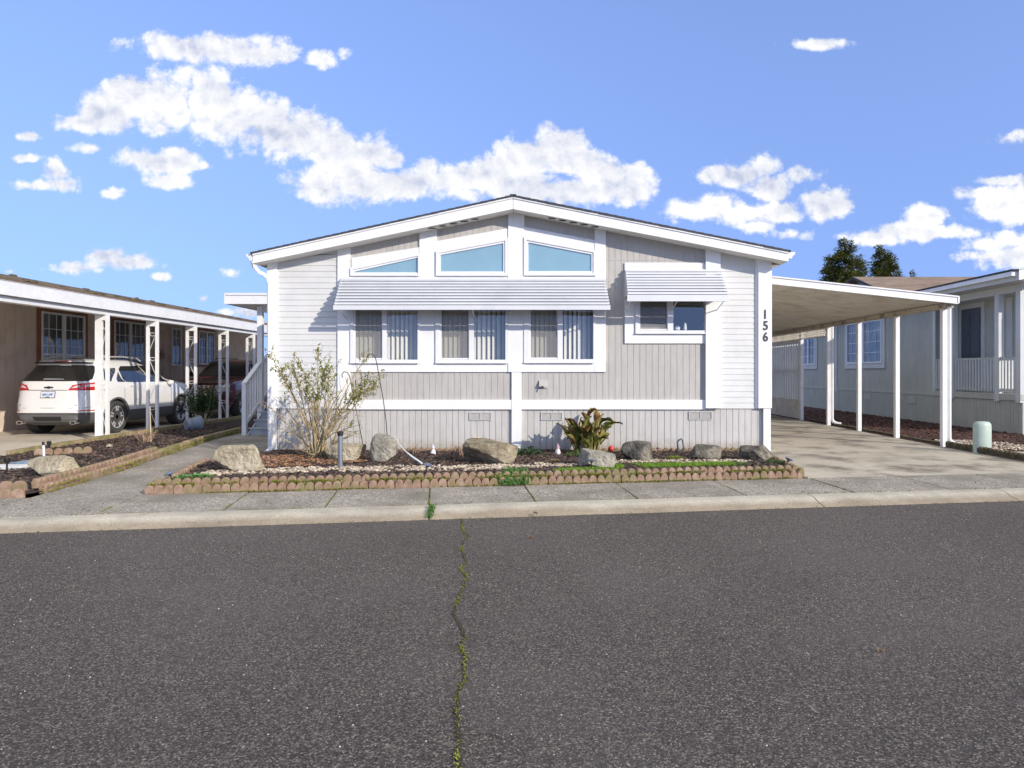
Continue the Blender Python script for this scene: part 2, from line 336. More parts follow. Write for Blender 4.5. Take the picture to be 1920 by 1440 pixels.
p1 = puff((0,0,0), 30, 2.5); p2 = puff((-.006,-.011,0), 30, 2.5)
n1 = cn((0,0,0), 14, 8); n2 = cn((-.008,-.014,0), 14, 8); n3 = cn((3,1,0), 3.2, 2)
dens = MT('ADD', MT('ADD', field, MT('MULTIPLY', MT('SUBTRACT', n1, .53), 1.9)), MT('MULTIPLY', MT('SUBTRACT', p1, .62), 1.15))
alpha = N(nt, 'ShaderNodeMapRange', interpolation_type='SMOOTHSTEP', i_1=-.14, i_2=.46); L.new(dens, alpha.inputs[0])
front = MT('GREATER_THAN', sx.outputs[2], 0.0)
# white cloud added overhead, out of view, to brighten and whiten the fill light
hi = N(nt, 'ShaderNodeMapRange', interpolation_type='SMOOTHSTEP', i_1=.50, i_2=.60); L.new(sx.outputs[2], hi.inputs[0])
nh = N(nt, 'ShaderNodeTexNoise', i_Scale=4., i_Detail=6.); L.new(tc.outputs['Generated'], nh.inputs['Vector'])
hc = N(nt, 'ShaderNodeMapRange', interpolation_type='SMOOTHSTEP', i_1=.28, i_2=.48); L.new(nh.outputs['Fac'], hc.inputs[0])
high = MT('MULTIPLY', MT('MULTIPLY', hi.outputs[0], hc.outputs[0]), 1.0)
al = MT('MAXIMUM', MT('MULTIPLY', alpha.outputs[0], front), high)
# light from the right and above, thicker parts a little greyer
lit = MT('ADD', MT('MULTIPLY', MT('SUBTRACT', n1, n2), 1.8), MT('MULTIPLY_ADD', MT('SUBTRACT', p1, p2), 1.7, .62), clamp=True)
thick = N(nt, 'ShaderNodeMapRange', i_1=.25, i_2=1.3, i_3=1.0, i_4=.80); L.new(MT('ADD', dens, MT('MULTIPLY', MT('SUBTRACT', n3, .5), 1.5)), thick.inputs[0])
m1 = cn((.02,0,0), 5.5, 3); m2 = cn((.0,-.05,0), 5.5, 3)
big = MT('MULTIPLY', MT('SUBTRACT', m1, m2), 1.1)
sh = MT('MULTIPLY', MT('ADD', MT('MULTIPLY_ADD', lit, .55, .52), big), thick.outputs[0], clamp=True)
cr = ramp(nt, [(0,(.52,.58,.76)),(.40,(.66,.72,.90)),(.62,(.90,.93,1.03)),(.85,(1.08,1.09,1.12)),(1,(1.2,1.2,1.2))], sh)
cb = N(nt, 'ShaderNodeBackground'); L.new(cr.outputs[0], cb.inputs[0]); cb.inputs['Strength'].default_value = .66
mx = N(nt, 'ShaderNodeMixShader'); L.new(MT('MULTIPLY', al, .97), mx.inputs[0]); L.new(bg.outputs[0], mx.inputs[1]); L.new(cb.outputs[0], mx.inputs[2]); L.new(mx.outputs[0], out.inputs[0])

sl = bpy.data.lights.new('sun', 'SUN'); sl.energy = 3.4; sl.angle = R(.5); sl.color = (1, .91, .78)
so = bpy.data.objects.new('sun', sl); COL.objects.link(so); so.rotation_euler = LIGHT.to_track_quat('-Z', 'Y').to_euler(); so.location = (12,-10,12)
cam = bpy.data.cameras.new('camera'); co = bpy.data.objects.new('camera', cam); COL.objects.link(co)
co.location = (0, 0, CH); co.rotation_euler = (PI/2, 0, 0)
cam.sensor_width = 36; cam.lens = 36*F/1920; cam.shift_x = -(CX-960)/1920; cam.shift_y = -(720-CY)/1920
cam.clip_start = .05; cam.clip_end = 2000
SC.camera = co
SC.view_settings.view_transform = 'Standard'; SC.view_settings.look = 'None'; SC.view_settings.exposure = .44; SC.view_settings.gamma = 1
SC.render.film_transparent = False
SC.cycles.max_bounces = 12; SC.cycles.diffuse_bounces = 8; SC.cycles.transparent_max_bounces = 16
SC.cycles.use_adaptive_sampling = True
SC.cycles.sample_clamp_indirect = 6
# ------------------------------------------------------------------ kerb frame: s runs along the kerb, t away from the road
TH = math.atan(.1545); KD = Vector((math.cos(TH), math.sin(TH), 0)); KN = Vector((-math.sin(TH), math.cos(TH), 0)); KO = Vector((0, 6.79, 0))
def K(s, t, z=0): v = KO + KD*s + KN*t; return Vector((v.x, v.y, z))
def st(p): d = Vector((p[0], p[1], 0)) - KO; return d.dot(KD), d.dot(KN)
ZR, ZK, ZS = -.14, -.062, -.045
mb = MB()
mb.add([(-900,-900,-.30),(900,-900,-.30),(900,900,-.30),(-900,900,-.30)], [(0,1,2,3)])
struct(mb, 'ground', M['ground'], recalc=False)
# road: a fine sheet near the camera, rolling very slightly
mb = MB(); a = [K(-300,-9,ZR), K(300,-9,ZR), K(300,0,ZR), K(-300,0,ZR)]
mb.add(a, [(0,1,2,3)]); struct(mb, 'road', M['asphalt'], recalc=False)
mb = MB()
for s0, s1, t0, t1 in ((-300,300,-60,-9),):
    mb.add([K(s0,t0,-.10), K(s1,t0,-.10), K(s1,t1,-.10), K(s0,t1,-.10), K(s0,t1,-.4), K(s1,t1,-.4)], [(0,1,2,3),(3,2,5,4)])
struct(mb, 'verge', M['ground'], recalc=False)
# yard soil under everything beyond the kerb
mb = MB(); mb.add([K(-300,.3,-.11), K(300,.3,-.11), K(300,400,-.11), K(-300,400,-.11)], [(0,1,2,3)]); struct(mb, 'yard', M['ground'], recalc=False)
# kerb with joints
kp = [(0.0,ZR-.02),(0.0,ZR+.006),(.03,ZR+.016),(.10,ZR+.030),(.15,ZR+.050),(.19,ZR+.068),(.24,ZR+.076),(.345,ZR+.078),(.345,ZR-.1)]
s_a = st(P(805,950,-.09))[0]; s_b = st(P(1515,932,-.09))[0]; s_c = st(P(1885,922,-.07))[0]
js = [s_a-8, s_a-4, s_a, s_b, s_c, s_c+4, s_c+8]
mb = MB(); edges = [-40] + js + [40]
for i in range(len(edges)-1):
    x0, x1 = edges[i]+.006, edges[i+1]-.006; n = max(2, int((x1-x0)/.25))
    vs = []; 
    for q in range(n+1):
        s = x0+(x1-x0)*q/n
        for t, z in kp: 
            j = noise.noise(Vector((s*1.3, t*4, 0)))*.004
            vs.append(K(s, t + (j if t < .01 else 0), z + (j if z > ZR+.01 else 0)))
    k = len(kp)
    for q in range(n):
        for j in range(k-1):
            mb.f.append(tuple(len(mb.v)+i for i in (q*k+j, (q+1)*k+j, (q+1)*k+j+1, q*k+j+1))); mb.m.append(0)
    b0_ = len(mb.v); mb.f += [tuple(b0_+i for i in range(k)), tuple(b0_+n*k+j for j in range(k-1,-1,-1))]; mb.m += [0,0]; mb.v += [tuple(v) for v in vs]
struct(mb, 'kerb', M['kerb'], smooth=35)
# sidewalk slabs
sj = [st(P(px,py,-.05))[0] for px, py in ((450,934),(624,931),(805,932),(991,921),(1168,915),(1360,911),(1545,905),(1722,902))]
step = (sj[-1]-sj[0])/7
sj = [sj[0]-step*i for i in range(12,0,-1)] + sj + [sj[-1]+step*i for i in range(1,14)]
mb = MB(); T0, T1 = .362, 1.30
for i in range(len(sj)-1):
    a, b = sj[i]+.009, sj[i+1]-.009; dz = rnd.uniform(-.004,.004); dz2 = rnd.uniform(-.004,.004)
    vs = [K(a,T0,ZK+dz),K(b,T0,ZK+dz2),K(b,T1,ZS+dz),K(a,T1,ZS+dz2)]; vs += [Vector((v.x,v.y,-.2)) for v in vs]
    mb.add(vs, [(0,1,2,3),(0,4,5,1),(1,5,6,2),(2,6,7,3),(3,7,4,0)])
struct(mb, 'sidewalk', M['aggregate'], recalc=False)
ms = MB()    # mossy soil showing in the joints
ms.add([K(-30,.3,ZK-.010), K(30,.3,ZK-.010), K(30,1.34,ZS-.010), K(-30,1.34,ZS-.010)], [(0,1,2,3)])
struct(ms, 'joint_moss', mat('joint_moss_soil', [(0,(.03,.028,.015)),(.45,(.06,.065,.02)),(.7,(.12,.15,.02)),(1,(.2,.23,.03))], rough=.95, scale=2.2, detail=8, world=True), recalc=False)
# path from the sidewalk to the porch steps
def Lx(Y):   # left edge of the path
    pts = [(7.55,-5.42),(9.45,-5.68),(13.4,-6.45),(15.6,-6.62)]
    for (y0,x0),(y1,x1) in zip(pts, pts[1:]):
        if Y <= y1: return x0+(x1-x0)*(Y-y0)/(y1-y0)
    return pts[-1][1]
def Rx(Y):   # right edge of the path
    pts = [(7.3,-4.30),(7.6,-4.22),(9.75,-4.75),(11.25,-4.47),(16,-4.46)]
    for (y0,x0),(y1,x1) in zip(pts, pts[1:]):
        if Y <= y1: return x0+(x1-x0)*(Y-y0)/(y1-y0)
    return pts[-1][1]
def kY(X, t): return (KO + KD*((X - KN.x*t)/KD.x) + KN*t).y
mb = MB(); ys = [None, 9.30, 11.35, 13.6, 15.9]
for i in range(4):
    if i == 0:
        c = [(-5.40, kY(-5.40,1.31)), (-4.26, kY(-4.26,1.31)), (Rx(9.29), 9.29), (Lx(9.29), 9.29)]
    else:
        a, b = ys[i]+.008, ys[i+1]-.008
        ks = [a+(b-a)*q/4 for q in range(5)]
        c = [(Lx(y), y) for y in reversed(ks)] + [(Rx(y), y) for y in ks]
        c = [(Rx(y), y) for y in ks] + [(Lx(y), y) for y in reversed(ks)]
    mb.prism(c, -.2, ZS-.008+rnd.uniform(-.003,.003), ax='XY')
struct(mb, 'path', M['aggregate'])
mb = MB(); mb.add([(-5.4,7.5,ZS-.025),(-4.2,7.7,ZS-.025),(-4.45,16,ZS-.025),(-6.6,16,ZS-.025)], [(0,1,2,3)]); struct(mb, 'path_joint_moss', bpy.data.materials['joint_moss_soil'], recalc=False)
# driveways
def drive(name, m, c, z, cuts):
    mb = MB()
    for a, b in zip(cuts, cuts[1:]):
        x0, x1 = c
        ya, yb = a, b
        if a is None: mb.prism([(x0,kY(x0,1.31)),(x1,kY(x1,1.31)),(x1,b-.006),(x0,b-.006)], -.3, z, ax='XY')
        else: mb.prism([(x0,a+.006),(x1,a+.006),(x1,b-.006),(x0,b-.006)], -.3, z+rnd.uniform(-.003,.003), ax='XY')
    return struct(mb, name, m)
drive('driveway', M['drive'], (3.30, 7.08), ZS-.004, [None, 13.2, 18.5, 24, 32])
drive('neighbour_driveway', M['drive2'], (-12.6, -8.42), -.085, [None, 12.2, 17.5, 23, 34])
# ================================================================== the house
YF = 11.30                                   # the street-side wall
def FX(px): return (px-CX)*YF/F
def FZ(py): return CH-(py-CY)*YF/F
XA = -.4725
def roofz(X, top=4.08): return top - (.219 if X < XA else .2)*abs(X-XA)
wall_top = lambda X: roofz(X)-.10
house = thing('house', (-.4, YF, 0), 'low single-storey manufactured home in white and taupe with house number 156', 'house')
XL, XR = FX(503), FX(1444)
HOLES = [(FX(659),FX(786),FZ(679),FZ(560)), (FX(818),FX(952),FZ(679),FZ(560)), (FX(983),FX(1114),FZ(678),FZ(560)), (FX(1191),FX(1321),FZ(623),FZ(546))]
# hollow shell: side walls, back wall, street wall cells round the window openings
mb = MB()
xs = sorted({XL, XR, XA} | {h[0] for h in HOLES} | {h[1] for h in HOLES}); 
for a, b in zip(xs, xs[1:]):
    hs_ = [h for h in HOLES if h[0] <= a+1e-6 and h[1] >= b-1e-6]
    segs = [(-.1, None)] if not hs_ else [(-.1, hs_[0][2]), (hs_[0][3], None)]
    for z0, z1 in segs:
        mb.prism([(a,z0),(b,z0),(b, wall_top(b) if z1 is None else z1),(a, wall_top(a) if z1 is None else z1)], YF+.02, YF+.10)
mb.build('wall_frame', M['core'], house)
mb = MB(); mb.box(XL, XL+.1, YF+.102, 26, -.1, 3.1); mb.box(XR-.1, XR, YF+.102, 26, -.1, 3.1)
mb.prism([(XL+.1,-.1),(XR-.1,-.1),(XR-.1,3.1),(XA,3.9),(XL+.1,3.1)], 25.9, 25.998); 
for i in range(28):    # battens of the side siding
    for X, d in ((XL,-1),(XR,1)): mb.box(X-.006 if d<0 else X, X if d<0 else X+.006, YF+.3+i*.5, YF+.31+i*.5, .65, 3.0)
mb.build('side_wall', M['lap'], house)

def grooved(mb, x0, x1, z0, ztop, Y, sp=.1008, gw=.0055, gd=.006, holes=(), phase=0.0, seams=()):
    "vertical board panel with real grooves"
    x = x0 + phase
    edges = [x0]
    while x < x1-.01:
        if x > x0+.01: edges.append(x)
        x += sp
    edges.append(x1)
    for i in range(len(edges)-1):
        a = edges[i] + (gw/2 if i else 0); b = edges[i+1] - (gw/2 if i < len(edges)-2 else 0)
        cz = [(z0, None)]
        for h in holes:
            if h[0] < b and h[1] > a: cz = [(z0, h[2]), (h[3], None)]
        for za, zb in cz:
            zb0 = ztop(a) if zb is None else zb; zb1 = ztop(b) if zb is None else zb
            mb.add([(a,Y,za),(b,Y,za),(b,Y,zb1),(a,Y,zb0), (a,Y+gd,za),(a,Y+gd,zb0),(b,Y+gd,za),(b,Y+gd,zb1)], [(0,1,2,3),(4,0,3,5),(1,6,7,2)])
            if i < len(edges)-2:
                mb.add([(b,Y+gd,za),(b+gw,Y+gd,za),(b+gw,Y+gd,zb1),(b,Y+gd,zb1)], [(0,1,2,3)])
# taupe grooved panels
Zb0, Zb1 = FZ(767.5), FZ(749.7)               # belly band
mb = MB(); grooved(mb, FX(650), FX(1323), Zb1-.02, wall_top, YF, holes=HOLES, phase=.04)
mb.build('wall_panel', M['taupe'], house, recalc=False)
mb = MB()
for a, b, c in ((521,959,.02),(978,1245.5,.0),(1246.5,1429,.0)): grooved(mb, FX(a), FX(b), -.08, lambda x: Zb0+.03, YF+.014, phase=c)
sk = mb.build('skirting', M['skirt'], house, recalc=False); sk['label'] = 'paler grooved taupe skirting below the white belly band'
mb = MB(); z = FZ(487.5); mb.box(FX(1135), FX(1322), YF-.004, YF+.006, z-.006, z+.006); mb.build('seam_strip', M['taupe'], house)
# lap siding, each course tilted
def lap(x0, x1, z0, ztop, Y, pitch=.0932, out=.010):
    mb = MB(); z = z0
    while True:
        z1 = z + pitch
        xa, xb = x0, x1
        zt0, zt1 = ztop(xa), ztop(xb)
        if z >= max(zt0, zt1): break
        za, zb = min(z1, max(zt0, z)), min(z1, max(zt1, z))
        mb.add([(xa,Y-out,z),(xb,Y-out,z),(xb,Y-.002,zb),(xa,Y-.002,za),(xa,Y,z),(xb,Y,z)], [(0,1,2,3),(4,5,1,0)])
        z = z1
    return mb
z0l = FZ(766)
lap(FX(521), FX(634), z0l, wall_top, YF).build('lap_siding', M['lap'], house, recalc=False)
lap(FX(1348), FX(1420), z0l, wall_top, YF).build('lap_siding', M['lap'], house, recalc=False)
# trim boards
def vboard(px0, px1, py1, py0=None, d=.035, y=YF, top=None):
    a, b = FX(px0), FX(px1); zb = FZ(py1) if py1 < 2000 else -.06
    if py0 is None: poly = [(a,zb),(b,zb),(b,wall_top(b)),(a,wall_top(a))]
    else: poly = [(a,zb),(b,zb),(b,FZ(py0)),(a,FZ(py0))]
    if py0 is None and a < XA < b: poly = [(a,zb),(b,zb),(b,wall_top(b)),(XA,wall_top(XA)),(a,wall_top(a))]
    return MB().prism(poly, y-d, y+.012)
T = lambda mb, n='trim_board', m='trim': mb.build(n, M[m], house)
T(vboard(634,657.5,766))
T(vboard(657.5,659.8,697,522,.032)); 
T(vboard(1321.5,1349,765,d=.075)); T(vboard(1416,1420,765,d=.03))
T(vboard(1420,1445,765,d=.062), 'corner_board'); T(vboard(1430,1443.4,2001,765.4,d=.045), 'corner_board')
T(vboard(503,521,765,d=.05), 'corner_board'); T(vboard(504.5,519,2001,765.4,d=.045), 'corner_board')
T(vboard(787,819,697.5,d=.030)); T(vboard(953,983,697.5,d=.040)); T(vboard(1115,1135.5,697.5,d=.030))
T(vboard(959.5,978,2001,698,d=.034))
T(MB().box(FX(657.5), FX(1135.5), YF-.026, YF+.012, FZ(697.5), FZ(679.5)), m='trimx')      # under the three windows
T(MB().box(FX(657.5), FX(959.4), YF-.028, YF+.02, Zb0, Zb1), 'belly_band', 'trimx'); T(MB().box(FX(978.1), FX(1321.4), YF-.028, YF+.02, Zb0, Zb1), 'belly_band', 'trimx')
T(MB().box(FX(657.5), FX(1135.5), YF-.024, YF+.012, FZ(565), FZ(518.5)), m='trimx')        # behind the awning
# sloping boards over the gable windows
for (a, ya, b, yb, ba, bb) in ((659.9,484,786.9,464,520,520),(819.1,452.5,952.9,428.5,520,520),(983.1,426,1114.9,450.5,520,520)):
    T(MB().prism([(FX(a),FZ(ba)),(FX(b),FZ(bb)),(FX(b),FZ(yb)),(FX(a),FZ(ya))], YF-.022, YF+.012), 'sloping_trim')
# trim round the small window
T(MB().box(FX(1171), FX(1321.4), YF-.03, YF+.012, FZ(506.5), FZ(493)), m='trimx')
T(MB().box(FX(1171), FX(1190.5), YF-.03, YF+.012, FZ(627), FZ(506.6))); T(MB().box(FX(1171), FX(1321.4), YF-.03, YF+.012, FZ(644), FZ(627.1)), m='trimx')
T(MB().box(FX(1190.6), FX(1321.4), YF-.02, YF+.012, FZ(548), FZ(506.7)))

# gable windows (fixed, tinted)
def poly_inset(p, d):
    n = len(p); out = []
    for i in range(n):
        a, b, c = Vector(p[i-1]), Vector(p[i]), Vector(p[(i+1) % n])
        e1 = (b-a).normalized(); e2 = (c-b).normalized(); n1 = Vector((-e1.y, e1.x)); n2 = Vector((-e2.y, e2.x))
        k = (n1+n2); k = k/ (1+n1.dot(n2)); out.append(tuple(b + k*d))
    return out
def ring(mb, outer, inner, y0, y1):
    n = len(outer); vs = [(p[0],y0,p[1]) for p in outer]+[(p[0],y0,p[1]) for p in inner]+[(p[0],y1,p[1]) for p in outer]+[(p[0],y1,p[1]) for p in inner]
    for i in range(n):
        j = (i+1) % n
        mb.add([vs[i],vs[j],vs[n+j],vs[n+i]], [(0,1,2,3)]); mb.add([vs[n+i],vs[n+j],vs[3*n+j],vs[3*n+i]], [(0,1,2,3)]); mb.add([vs[i],vs[j],vs[2*n+j],vs[2*n+i]], [(0,1,2,3)])
for poly, lab in (([(658.5,518),(786.5,518),(786.5,477),(658.5,503)], 'low wedge-shaped gable window'),
             ([(818.5,518),(952.3,518),(952.3,447),(818.5,472)], None), ([(982.5,517.5),(1117,517.5),(1117,471),(982.5,445.5)], None)):
    outer = [(FX(a), FZ(b)) for a, b in poly]; 
    if lab: inner = [(FX(665),FZ(511.5)),(FX(784),FZ(511.5)),(FX(784),FZ(484)),(FX(665),FZ(510.3))]
    else: inner = poly_inset(outer, .072)
    mb = MB(); mid = [tuple((Vector(a)*.45+Vector(b)*.55)) for a, b in zip(outer, inner)]
    ring(mb, outer, mid, YF-.062, YF); ring(mb, mid, inner, YF-.045, YF-.002)
    wn = mb.build('window', M['vinyl'], house); 
    if lab: wn['label'] = lab
    mb = MB(); mb.add([(p[0], YF-.026, p[1]) for p in inner], [tuple(range(4))]); mb.build('pane', M['tealpane'], wn, recalc=False)
    mb = MB(); mb.add([(p[0], YF-.008, p[1]) for p in inner], [tuple(range(4))]); mb.build('shade', M['shade'], wn, recalc=False)

# sliding windows with vertical blinds
def slider(px0, px1, py1, lp, rp, bot, h, blinds='vertical', top=560):
    x0, x1, zb, zt = FX(px0), FX(px1), FZ(py1), FZ(top)
    mb = MB(); gz = FZ(bot)
    mb.box(x0, x1, YF-.058, YF+.05, zb, gz-.004)
    mb.box(x0, FX(lp[0]), YF-.056, YF+.05, gz-.004, zt); mb.box(FX(rp[1]), x1, YF-.056, YF+.05, gz-.004, zt)
    mb.box(FX(lp[1]), FX(rp[0]), YF-.048, YF+.04, gz-.004, zt); mb.box(x0, x1, YF-.058, YF+.05, zt, zt+.05)
    mb.box(x0, x1, YF-.072, YF-.058, zb-.012, zb+.006)
    wn = mb.build('window', M['vinyl'], house)
    # sash of the left, screened light
    s = MB(); a, b = FX(lp[0]), FX(lp[1]); 
    s.box(a, a+.03, YF-.036, YF, gz, zt); s.box(b-.012, b, YF-.036, YF, gz, zt); s.box(a+.03, b-.012, YF-.036, YF, gz, gz+.022)
    s.build('sash', M['vinyl'], wn)
    g = MB(); g.quad((a,YF+.008,gz),(b,YF+.008,gz),(b,YF+.008,zt),(a,YF+.008,zt)); g.build('pane', M['glass'], wn, recalc=False)
    g = MB(); g.quad((FX(rp[0]),YF-.01,gz),(FX(rp[1]),YF-.01,gz),(FX(rp[1]),YF-.01,zt),(FX(rp[0]),YF-.01,zt)); g.build('pane', M['clearglass'], wn, recalc=False)
    g = MB(); g.add([(a+.03,YF-.02,gz+.022),(b-.012,YF-.02,gz+.022),(b-.012,YF-.02,zt),(a+.03,YF-.02,zt)], [(0,1,2,3)]); g.build('insect_screen', M['screen'], wn, recalc=False)
    if blinds == 'vertical':
        bl = MB(); n = 14; r_ = random.Random(int(px0))
        for i in range(n):
            cx_ = x0 + .04 + (x1-x0-.08)*(i+.5)/n; an = R((34 if i < n/2 else 45) + r_.uniform(-9,9)); hw = .047
            dx, dy = hw*math.cos(an), hw*math.sin(an); segs = 3
            for k in range(segs):
                q0, q1 = -1+2*k/segs, -1+2*(k+1)/segs; c0, c1 = .010*(1-q0*q0), .010*(1-q1*q1)
                z_b = gz - .01 + r_.uniform(0,.004)
                bl.add([(cx_+dx*q0+c0, YF+.14+dy*q0, z_b),(cx_+dx*q1+c1, YF+.14+dy*q1, z_b),(cx_+dx*q1+c1, YF+.14+dy*q1, zt),(cx_+dx*q0+c0, YF+.14+dy*q0, zt)], [(0,1,2,3)])
        bl.build('vertical_blinds', M['blind'], wn, recalc=False, smooth=60)
    else:
        bl = MB(); a2, b2 = FX(1258), FX(1322)
        sc_ = MB(); aL, bL = FX(lp[0]), FX(lp[1]); sc_.add([(aL,YF+.05,gz),(bL,YF+.05,gz),(bL,YF+.06,gz+.10),(aL,YF+.06,gz+.12)], [(0,1,2,3)]); sc_.build('cafe_curtain', M['blind'], wn, recalc=False)
        n = 9
        for i in range(n): z = zt-.02-.028*i; bl.box(a, b2, YF+.12, YF+.145, z-.012, z-.010)
        bl.build('venetian_blind', M['blind'], wn)
        it = MB(); it.lathe([(.03,0),(.045,.02),(.05,.05),(.03,.075),(.012,.085)], (FX(1272), YF+.10, gz), 12)
        it.lathe([(.02,0),(.03,.03),(.022,.09),(.012,.13)], (FX(1287), YF+.10, gz), 10); it.build('sill_ornament', M['vinyl'], wn)
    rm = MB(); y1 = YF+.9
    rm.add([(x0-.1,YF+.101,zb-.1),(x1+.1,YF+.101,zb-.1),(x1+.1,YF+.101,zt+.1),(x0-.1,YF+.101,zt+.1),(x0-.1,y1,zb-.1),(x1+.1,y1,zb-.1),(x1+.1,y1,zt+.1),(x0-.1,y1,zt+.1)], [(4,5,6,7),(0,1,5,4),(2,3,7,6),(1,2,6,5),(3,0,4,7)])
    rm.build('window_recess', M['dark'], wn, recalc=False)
slider(658.3, 787, 680, (664,718), (726,784), 674, 0)
slider(817.5, 952.7, 680, (825,880), (889,948), 674, 0)
slider(982.5, 1114.8, 679.5, (992,1045.5), (1055,1112), 673, 0)
slider(1190.7, 1321.4, 625, (1196.5,1251), (1261.5,1320), 619.5, 0, 'venetian', 547)

M['awngap'] = mat('awning_gap_shade', (.035,.036,.04), rough=.8)  # near-black sheet behind the slats, its colour stands in for shade in the gaps
# awnings: lapped horizontal slats, stepped side slats, front lip
def awning(px0, px1, py_top, bx0, bx1, by0, by1, proj, n):
    Yb = YF-proj; zt = FZ(py_top); 
    a0, a1 = (px0-CX)*(YF-.03)/F, (px1-CX)*(YF-.03)/F
    b0, b1 = (bx0-CX)*Yb/F, (bx1-CX)*Yb/F; zb1 = CH-(by0-CY)*Yb/F; zb0 = CH-(by1-CY)*Yb/F
    root = MB(); root.box(a0-.01, a1+.01, YF-.055, YF-.03, zt-.03, zt+.012)
    aw = root.build('awning', M['alum'], house)
    sl_ = MB()
    for i in range(n):
        t0, t1 = i/n, (i+1)/n
        ya, yb = YF-.045+(Yb-YF+.045)*t0, YF-.045+(Yb-YF+.045)*t1
        za, zb = zt+(zb1-zt)*t0, zt+(zb1-zt)*t1
        x0a, x1a = a0+(b0-a0)*t0, a1+(b1-a1)*t0; x0, x1 = a0+(b0-a0)*t1, a1+(b1-a1)*t1
        # slat: flat front face, turned back at the foot; the next slat starts behind it
        h = za-zb
        sl_.add([(x0,yb-.004,zb+h*.33),(x1,yb-.004,zb+h*.33),(x1,yb-.004,zb+h*.98),(x0,yb-.004,zb+h*.98),(x0,yb+.008,zb+h*1.0),(x1,yb+.008,zb+h*1.0),(x0,yb+.014,zb+h*.33),(x1,yb+.014,zb+h*.33)],
                [(0,1,2,3),(3,2,5,4),(6,7,1,0)])
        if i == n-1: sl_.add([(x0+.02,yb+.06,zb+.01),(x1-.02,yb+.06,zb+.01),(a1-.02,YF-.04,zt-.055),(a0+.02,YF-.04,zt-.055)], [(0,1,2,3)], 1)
    sl_.build('slats', [M['alum'], M['awngap']], aw, recalc=False)
    lp = MB(); lp.box(b0-.01, b1+.01, Yb-.03, Yb, zb0, zb1+.004); lp.box(b0-.01, b1+.01, Yb, Yb+.03, zb0, zb0+.003); lp.build('front_lip', M['alum'], aw)
    for X0, X1, sgn in ((a0,b0,1),(a1,b1,-1)):
        sd = MB()
        for i in range(n):
            t0, t1 = i/n, (i+1)/n
            z1 = zt+(zb1-zt)*t0; z0 = zt+(zb1-zt)*t1; yo = YF-.045+(Yb-YF+.045)*t1
            x = X0+(X1-X0)*t1; h = z1-z0
            sd.add([(x,YF-.04,z0+h*.2),(x,yo,z0+h*.2),(x,yo,z1),(x,YF-.04,z1),(x+sgn*.03,YF-.04,z1+h*.1),(x+sgn*.03,yo,z1+h*.1)], [(0,1,2,3),(3,2,5,4)])
        sd.build('side_slats', M['alum'], aw, recalc=False)
    for X in (b0+.05, (b0+b1)/2, b1-.05): MB().bar((X, Yb+.02, zb0+.02), (X, YF-.03, zb0-.10), .012, .012).build('support_arm', M['alum'], aw)
    return aw
a1_ = awning(640, 1134, 524, 627, 1143, 573, 581, .52, 9); a1_['label'] = 'long white louvred awning over the three front windows'
a2_ = awning(1172, 1350, 507, 1177, 1365, 553.5, 565, .55, 9); a2_['label'] = 'short white louvred awning over the small front window'

# roof
YR0, YR1 = 10.97, 26.2; XE0, XE1 = -4.59, 3.885
rf = MB(); 
for i in range(2):
    xa, xb = (XE0, XA) if i == 0 else (XA, XE1)
    rf.add([(xa,YR0+.03,roofz(xa)-.02),(xb,YR0+.03,roofz(xb)-.02),(xb,YR1,roofz(xb)-.02),(xa,YR1,roofz(xa)-.02),
            (xa,YR0+.03,roofz(xa)-.12),(xb,YR0+.03,roofz(xb)-.12),(xb,YR1,roofz(xb)-.12),(xa,YR1,roofz(xa)-.12)],
           [(0,1,2,3),(4,5,6,7),(0,4,5,1),(2,6,7,3),(0,3,7,4),(1,2,6,5)])
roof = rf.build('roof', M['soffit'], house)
sh_ = MB()      # shingle courses: a stepped skin, tabs slightly uneven along the rake
for side in (0, 1):
    slope_len = (XA-XE0 if side == 0 else XE1-XA)+.03; nC = 32
    for i in range(nC):
        d0, d1 = slope_len*i/nC, slope_len*(i+1)/nC; sg = -1 if side == 0 else 1
        xa, xb = XA+sg*d0, XA+sg*d1; j = rnd.uniform(-.004,.006)
        za, zb = roofz(xa)-.010, roofz(xb)-.004
        sh_.add([(xa,YR0-.035-j,za),(xb,YR0-.035-j,zb),(xb,YR1+.02,zb),(xa,YR1+.02,za),(xa,YR0-.035-j,za-.024),(xb,YR0-.035-j,zb-.028),(xb,YR1+.02,zb-.028),(xa,YR1+.02,za-.024)],
                [(0,1,2,3),(0,4,5,1),(4,7,6,5),(1,5,6,2),(0,3,7,4)])
sh_.bar((XA,YR0-.045,roofz(XA)-.008),(XA,YR1,roofz(XA)-.008),.10,.012)
sh_.build('shingles', M['shingle'], roof)
